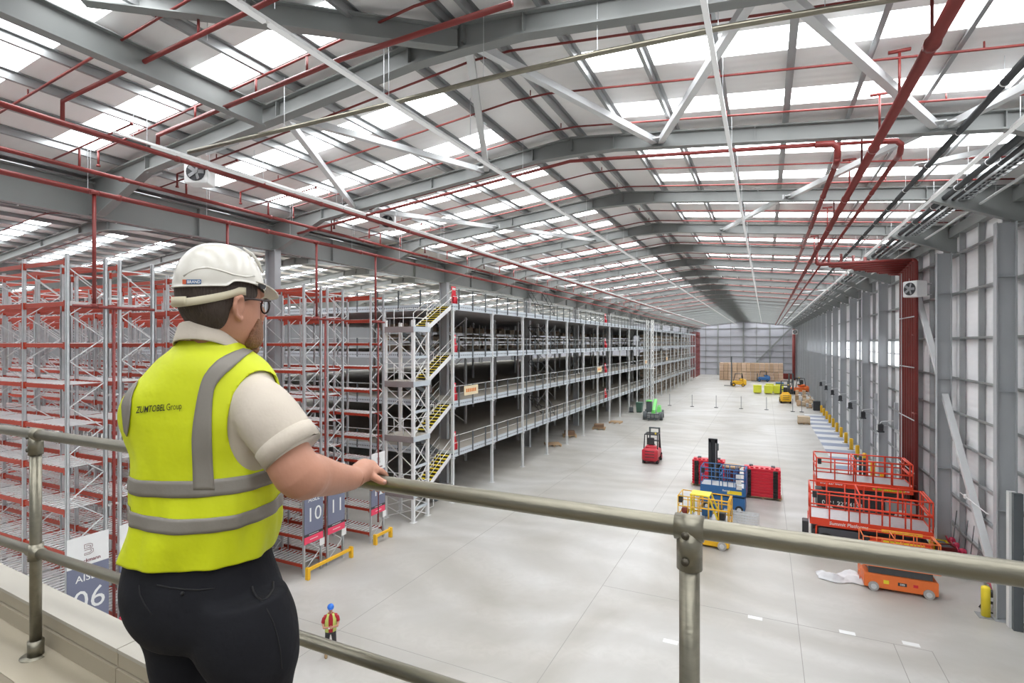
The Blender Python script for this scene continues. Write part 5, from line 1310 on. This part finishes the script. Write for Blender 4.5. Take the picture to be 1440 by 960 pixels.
body.loft([superring(c, a, e, 32) for c, a, e in ((cen[9], .045, .045), (cen[22], .10, .075), (cen[32], .13, .09), (cen[48], .14, .1), (cen[-1], .15, .11))])
# right arm to the rail
RAILPT = Vector((-1.155, RY, RZT))
fa, fr = smooth_path([P(366, 578, 1.37), P(386, 607, 1.345), ELB, P(440, 668, 1.395), P(468, 672, 1.50), WRI], [.046, .054, .060, .0565, .047, .034])
body.path(fa, fr, 24)
# hand: palm over the tube, four fingers curl down its far side, thumb under the near side
PALM = RAILPT + Vector((-.005, -.012, .040))
body.path([WRI, WRI.lerp(PALM, .45) + Vector((0, 0, .004)), PALM + Vector((0, -.012, .002)), PALM + Vector((.004, .022, -.002))], [.033, .034, .038, .030], 16)
body.ball(PALM + Vector((0.0, -.002, 0)), (.048, .044, .023), 14, 8)
dirx = Vector((1, 0, 0))
for k, (off, ln) in enumerate(((.036, .92), (.013, 1.0), (-.010, .96), (-.032, .8))):
    base = PALM + dirx * off + Vector((0, .022, .001)); r0 = .0092 - (.001 if k == 3 else 0)
    c = RAILPT + dirx * (off * 1.06); a_ = []
    for ang_ in (70, 38, 2, -38, -70): 
        R_ = .0245 + r0 + .001
        a_.append(c + Vector((0, math.cos(math.radians(ang_)) * R_, math.sin(math.radians(ang_)) * R_)))
    nk = max(3, int(round(5 * ln)))
    body.path([base] + a_[:nk], [r0 * 1.12, r0 * 1.12, r0 * 1.05, r0 * 1.02, r0 * .95, r0 * .8][:nk + 1], 10)
th = [PALM + Vector((.022, -.026, -.002)), RAILPT + Vector((.046, -.030, .024)), RAILPT + Vector((.068, -.031, .016)), RAILPT + Vector((.086, -.029, .014))]
body.path(th, [.014, .0125, .011, .009], 10)
# left arm hangs down in front and holds the rail further along
la_, lr_ = smooth_path([SHL + BRT * .07 + BFW * .03 - Vector((0, 0, .03)), SHL + BRT * .03 + BFW * .06 - Vector((0, 0, .15)), SHL + BRT * .01 + BFW * .12 - Vector((0, 0, .29)), SHL + BRT * .06 + BFW * .27 - Vector((0, 0, .34)), Vector((SHL.x + .06, RY - .03, RZT + .05))], [.04, .046, .046, .042, .032])
body.path(la_, lr_, 20)
LP = Vector((SHL.x + .07, RY, RZT))
body.ball(LP + Vector((0, -.006, .040)), (.044, .040, .018), 14, 8)
for off in (-.034, -.011, .012, .034):
    body.path([LP + Vector((off, .018, .04))] + [LP + Vector((off, math.cos(math.radians(q)) * .0345, math.sin(math.radians(q)) * .0345)) for q in (70, 38, 2, -38, -65)], [.0105, .0105, .01, .0095, .009, .008], 10)
body.path([LP + Vector((.03, -.02, .036)), LP + Vector((.056, -.034, .02)), LP + Vector((.064, -.036, -.006)), LP + Vector((.066, -.022, -.026))], [.014, .0125, .011, .009], 10)
bme = remeshed(rel(body), 0.0036, 5, SKIN, 'body')
ob('body', bme, man, label='head, forearm and hand of the man')
NAIL = pm('finger_nail', (.62, .38, .32), .3)
part('thumb_nail', rel(MB().ball(RAILPT + Vector((.086, -.036, .018)), (.007, .003, .005), 8, 6)), NAIL, man, True)
# hair, beard: thick partial shells over the head
def shell(tab_z, t0, t1, sc, name, mat, n=44):
    rows = []
    for z, q0, q1, s_ in tab_z:
        for i in range(len(HEADR) - 1):
            if HEADR[i][0] >= z >= HEADR[i + 1][0]:
                f_ = (HEADR[i][0] - z) / (HEADR[i][0] - HEADR[i + 1][0]); hw, yf, yb = [a + (b_ - a) * f_ for a, b_ in zip(HEADR[i][1:], HEADR[i + 1][1:])]; break
        else: hw, yf, yb = HEADR[-1][1:]
        cy = (yf + yb) / 2; hl = (yf - yb) / 2; row = []
        for k in range(n):
            t = math.radians(q0 + (q1 - q0) * k / (n - 1)); ct, s2 = math.cos(t), math.sin(t); pw = 2.25
            row.append(hp((hw + s_) * math.copysign(abs(ct) ** (2 / pw), ct), cy + (hl + s_) * math.copysign(abs(s2) ** (2 / pw), s2), z))
        rows.append(row)
    m = MB(); C_ = n; m.add([p for r in rows for p in r], [(i * C_ + j, i * C_ + j + 1, (i + 1) * C_ + j + 1, (i + 1) * C_ + j) for i in range(len(rows) - 1) for j in range(C_ - 1)])
    me = evaluated(rel(m), [('SOLIDIFY', dict(thickness=0.014, offset=-1.0)), ('SUBSURF', dict(levels=1, render_levels=1))], name)
    me.materials.clear(); me.materials.append(mat); me.polygons.foreach_set('use_smooth', [True] * len(me.polygons)); ob(name, me, man)
# angles: 90 = face, 270 = back, 0 = right ear side
shell([(.075, -215, 35, .007), (.045, -213, 33, .008), (.022, -212, 32, .008), (.004, -208, 28, .008), (-.006, -172, -8, .008), (-.03, -166, -14, .008), (-.052, -160, -20, .0075), (-.068, -152, -28, .006), (-.078, -140, -40, .004)], 0, 0, .008, 'hair', HAIR)
shell([(-.042, 40, 140, .002), (-.05, 33, 147, .005), (-.062, 26, 154, .008), (-.075, 18, 162, .010), (-.09, 11, 169, .013), (-.104, 6, 174, .016), (-.117, 2, 178, .018), (-.129, 0, 180, .018)], 0, 0, .01, 'beard', BEARD)
part('chin_beard', rel(MB().ball(hp(0, .066, -.128), (.034, .036, .022), 14, 10)), BEARD, man, True)
# ---- helmet
hel = []
HZ0 = .030
for i in range(15):
    t = (i / 14) * PI / 2; z = HZ0 + .119 * math.sin(t); k = math.cos(t) ** 0.82 if i < 14 else .02
    rr = []
    for j in range(64):
        q = 2 * PI * j / 64; cx, cy = math.cos(q), math.sin(q)
        cr = 1 + .018 * math.exp(-((cx) / .16) ** 2) * (1 if cy > -1 else 0) * math.sin(min(1.0, i / 6) * PI / 2)
        rise = (.020 * max(0, cx * cx) * max(0, 1 - i / 5) * (1 if cy > -.2 else .3)) * (abs(cx))
        rr.append(hp(.087 * k * cx * cr, -.006 + .110 * k * cy * cr, z + rise * (1 - i / 14)))
    hel.append(rr)
flare = [[p + ((p - hp(0, -.008, HZ0)) * Vector((1, 1, 0))).normalized() * .005 - Vector((0, 0, .004)) for p in hel[0]]]
hm = evaluated(rel(MB().loft([flare[0]] + hel, cap=False)), [('SOLIDIFY', dict(thickness=0.004, offset=1.0)), ('SUBSURF', dict(levels=1, render_levels=1))], 'helmet')
hm.materials.clear(); hm.materials.append(HELM); hm.polygons.foreach_set('use_smooth', [True] * len(hm.polygons))
helmet = ob('helmet', hm, man, label='white safety helmet')
pk = MB(); rows = []
for w_ in range(7):
    f_ = w_ / 6; row = []
    for j in range(25):
        q = math.radians(20 + 140 * j / 24); ext = .045 * math.sin(math.radians(180 * j / 24)) ** .7 * f_
        row.append(hp((.090 + .004) * math.cos(q) * (1 + .1 * f_), -.006 + .117 * math.sin(q) + ext, HZ0 + .008 - .022 * f_ * math.sin(math.radians(180 * j / 24)) + .016 * math.cos(q) ** 2))
    rows.append(row)
pk.add([p for r in rows for p in r], [(i * 25 + j, i * 25 + j + 1, (i + 1) * 25 + j + 1, (i + 1) * 25 + j) for i in range(6) for j in range(24)])
pme = evaluated(rel(pk), [('SOLIDIFY', dict(thickness=0.004, offset=0)), ('SUBSURF', dict(levels=1, render_levels=1))], 'peak'); pme.materials.clear(); pme.materials.append(HELM); pme.polygons.foreach_set('use_smooth', [True] * len(pme.polygons)); ob('peak', pme, helmet)
# swept crease line on the shell
hb = BVHTree.FromPolygons([v.co + MO for v in hm.vertices], [tuple(p.vertices) for p in hm.polygons])
part('shell_ridge', rel(MB().path([drape(u, v, -.001, hb) for u, v in ((258, 388), (275, 378), (292, 376), (310, 380), (328, 386), (345, 389), (358, 388))], .003, 8)), HELM, helmet, True)
for dx in (-.022, 0, .022): part('crown_rib', rel(MB().path([hp(dx, .104, .085), hp(dx, .09, .115), hp(dx, .07, .135), hp(dx, .045, .149)], [.002, .005, .005, .002], 8)), HELM, helmet, True)
def ring_strip(a0, a1, zf, h, sc, name, mat, parent, n=40):
    rows = []
    for q in range(3):
        rows.append([hp((.076 + sc) * math.cos(t), -.008 + (.104 + sc) * math.sin(t), zf(t) - h * q / 2) for t in (math.radians(a0 + (a1 - a0) * k / (n - 1)) for k in range(n))])
    m = MB(); m.add([p for r in rows for p in r], [(i * n + j, i * n + j + 1, (i + 1) * n + j + 1, (i + 1) * n + j) for i in range(2) for j in range(n - 1)])
    me = evaluated(rel(m), [('SOLIDIFY', dict(thickness=0.003, offset=0))], name); me.materials.clear(); me.materials.append(mat); me.polygons.foreach_set('use_smooth', [True] * len(me.polygons)); return ob(name, me, parent)
ring_strip(-190, 10, lambda t: .034 - .036 * max(0, -math.sin(t)) ** .8, .020, .0075, 'headband', STRAP, helmet)
ring_strip(-112, -68, lambda t: .004, .021, .009, 'size_adjuster', STRAP, helmet, 12)
ring_strip(-200, 380, lambda t: .05, .018, .000, 'harness', DARK, helmet)
part('strap_anchor', rel(MB().disc(hp(.084, .056, .042), .009, HR, .012, 12)), DARK, helmet)
part('strap_anchor', rel(MB().disc(hp(-.084, .056, .042), .009, HR, .012, 12)), DARK, helmet)
def hpatch(u0, v0, u1, v1, off, mat, name, parent):
    m = MB(); n_ = 8; m.add([drape(u0 + (u1 - u0) * i / (n_ - 1), v, off, hb) for v in (v0, v1) for i in range(n_)], [(i, i + 1, n_ + i + 1, n_ + i) for i in range(n_ - 1)])
    return part(name, rel(m), mat, parent)
stk = hpatch(262.5, 393, 283, 399.5, .0012, pm('sticker_blue', (.02, .10, .26), .4), 'sticker', helmet); hpatch(257, 393, 262.4, 399.5, .0012, pm('sticker_orange', (.62, .12, .05), .4), 'sticker', helmet)
tmb = text_mb('BRAND', 1.0, .02, 0, 'LEFT', 0.0); xs_ = [p[0] for p in tmb.v]; ys_ = [p[1] for p in tmb.v]; m = MB()
m.add([drape(264 + 18 * (p[0] - min(xs_)) / (max(xs_) - min(xs_)), 398.5 - 4.4 * (p[1] - min(ys_)) / (max(ys_) - min(ys_)), .0018, hb) for p in tmb.v], tmb.f); part('lettering', rel(m), WHITE, stk)
# glasses
gl = MB().path([hp(.083, -.012, .004), hp(.083, .03, .006), hp(.078, .088, .004)], .003, 8).path([hp(-.083, -.012, .004), hp(-.083, .03, .006), hp(-.078, .088, .004)], .003, 8)
part('glasses_arm', rel(gl), pm('glasses_frame', (.035, .02, .018), .3), man, True)
for sx in (-1, 1):
    pts = [hp(sx * (.045 + .03 * math.cos(q)), .108 - .022 * abs(.045 + .03 * math.cos(q)) / .075, -.008 + .02 * math.sin(q)) for q in (2 * PI * k / 20 for k in range(20))]
    part('glasses_rim', rel(MB().path(pts, .0025, 6, True)), pm('glasses_frame', (.035, .02, .018), .3), man, True)
part('glasses_bridge', rel(MB().path([hp(-.015, .104, 0), hp(0, .112, .003), hp(.015, .104, 0)], .0025, 6)), pm('glasses_frame', (.035, .02, .018), .3), man, True)

# ------------------------------------------------------------------ man on the hall floor
w = thing('person', 'man in blue helmet, red shirt and lime vest standing on the hall floor', 'person', (-13.7, 14.05, 0), math.radians(-135))
def L3(*p): return Vector(p)
bd = MB()
bd.loft([[L3(a * math.cos(t), e * math.sin(t), z) for t in (2 * PI * k / 20 for k in range(20))] for z, a, e in ((.86, .16, .11), (.95, .165, .115), (1.1, .165, .12), (1.3, .185, .12), (1.42, .17, .10), (1.48, .08, .07))])
bd.path([L3(0, 0, 1.45), L3(0, .01, 1.55)], .055, 12); bd.ball((0, .02, 1.64), (.078, .098, .12)); bd.ball((0, .115, 1.63), (.014, .02, .02), 8, 6)
for sx in (-1, 1):
    bd.ball((sx * .08, .01, 1.63), (.012, .02, .03), 8, 6)
    bd.path([L3(sx * .18, 0, 1.40), L3(sx * .25, .0, 1.15), L3(sx * .22, .14, 1.06), L3(sx * .05, .24, 1.09)], [.06, .05, .042, .032], 12)
    bd.ball((sx * .035, .255, 1.095), (.04, .035, .04))
    for f_ in range(4): bd.path([L3(sx * .03, .27, 1.12 - .018 * f_), L3(-sx * .015, .285, 1.115 - .018 * f_), L3(-sx * .04, .265, 1.11 - .018 * f_)], .010, 6)
    bd.path([L3(sx * .05, .25, 1.12), L3(sx * .02, .262, 1.15), L3(-sx * .01, .262, 1.155)], .011, 6)
ob('body', remeshed(bd, .009, 3, SKIN, 'body'), w)
sh_ = MB().loft([[L3(a * math.cos(t), e * math.sin(t), z) for t in (2 * PI * k / 24 for k in range(24))] for z, a, e in ((.84, .178, .128), (1.0, .178, .13), (1.3, .197, .132), (1.42, .185, .112), (1.485, .09, .08))])
for sx in (-1, 1): sh_.path([L3(sx * .15, 0, 1.40), L3(sx * .22, 0, 1.3), L3(sx * .252, 0, 1.17)], [.07, .072, .066], 12)
ob('shirt', remeshed(sh_, .012, 3, pm('red_shirt', (.42, .015, .03), .7), 'shirt'), w)
HV2 = pm('pale_hi_vis', (.55, .62, .16), .65, 0, .08, 8)
def half(a0, a1):
    rows = [[L3(a * math.cos(t), e * math.sin(t), z) for t in (math.radians(a0 + (a1 - a0) * k / 20) for k in range(21))] for z, a, e in ((.86, .192, .142), (1.0, .192, .144), (1.28, .205, .146), (1.42, .17, .122), (1.485, .1, .09))]
    m = MB(); m.add([p for r in rows for p in r], [(i * 21 + j, i * 21 + j + 1, (i + 1) * 21 + j + 1, (i + 1) * 21 + j) for i in range(4) for j in range(20)])
    me = evaluated(m, [('SOLIDIFY', dict(thickness=.008))], 'vest'); me.materials.clear(); me.materials.append(HV2); me.polygons.foreach_set('use_smooth', [True] * len(me.polygons)); return me
ob('vest', half(112, 428), w, label='open pale lime vest')
tr_ = MB().loft([[L3(a * math.cos(t), e * math.sin(t), z) for t in (2 * PI * k / 20 for k in range(20))] for z, a, e in ((.78, .185, .13), (.9, .175, .125), (.97, .17, .12))])
for sx in (-1, 1): tr_.path([L3(sx * .09, 0, .84), L3(sx * .12, .01, .5), L3(sx * .15, .0, .09)], [.092, .072, .065], 12)
ob('trousers', remeshed(tr_, .012, 3, pm('dark_work_trousers', (.035, .033, .035), .8), 'trousers'), w)
for sx in (-1, 1): part('boot', MB().loft([[L3(sx * .155 + a * math.cos(t), .05 + e * math.sin(t), z) for t in (2 * PI * k / 16 for k in range(16))] for z, a, e in ((0, .052, .14), (.05, .05, .135), (.09, .045, .09), (.13, .05, .06))]), pm('tan_boot', (.36, .24, .12), .7), w, True)
BH = pm('blue_helmet', (.02, .16, .62), .3)
part('helmet', MB().loft([[L3(.115 * k_ * math.cos(t), .015 + .135 * k_ * math.sin(t), z) for t in (2 * PI * k / 24 for k in range(24))] for z, k_ in ((1.675, 1.0), (1.70, .99), (1.74, .9), (1.775, .68), (1.795, .38), (1.80, .05))]), BH, w, True)
part('peak', MB().loft([[L3(.1 * math.cos(t), .11 + .09 * math.sin(t), z) for t in (2 * PI * k / 20 for k in range(20))] for z in (1.672, 1.68)]), BH, w, True)
part('glove', MB().ball((.05, .262, 1.08), (.035, .03, .035)), pm('pale_paper', (.75, .7, .68), .6), w, True)
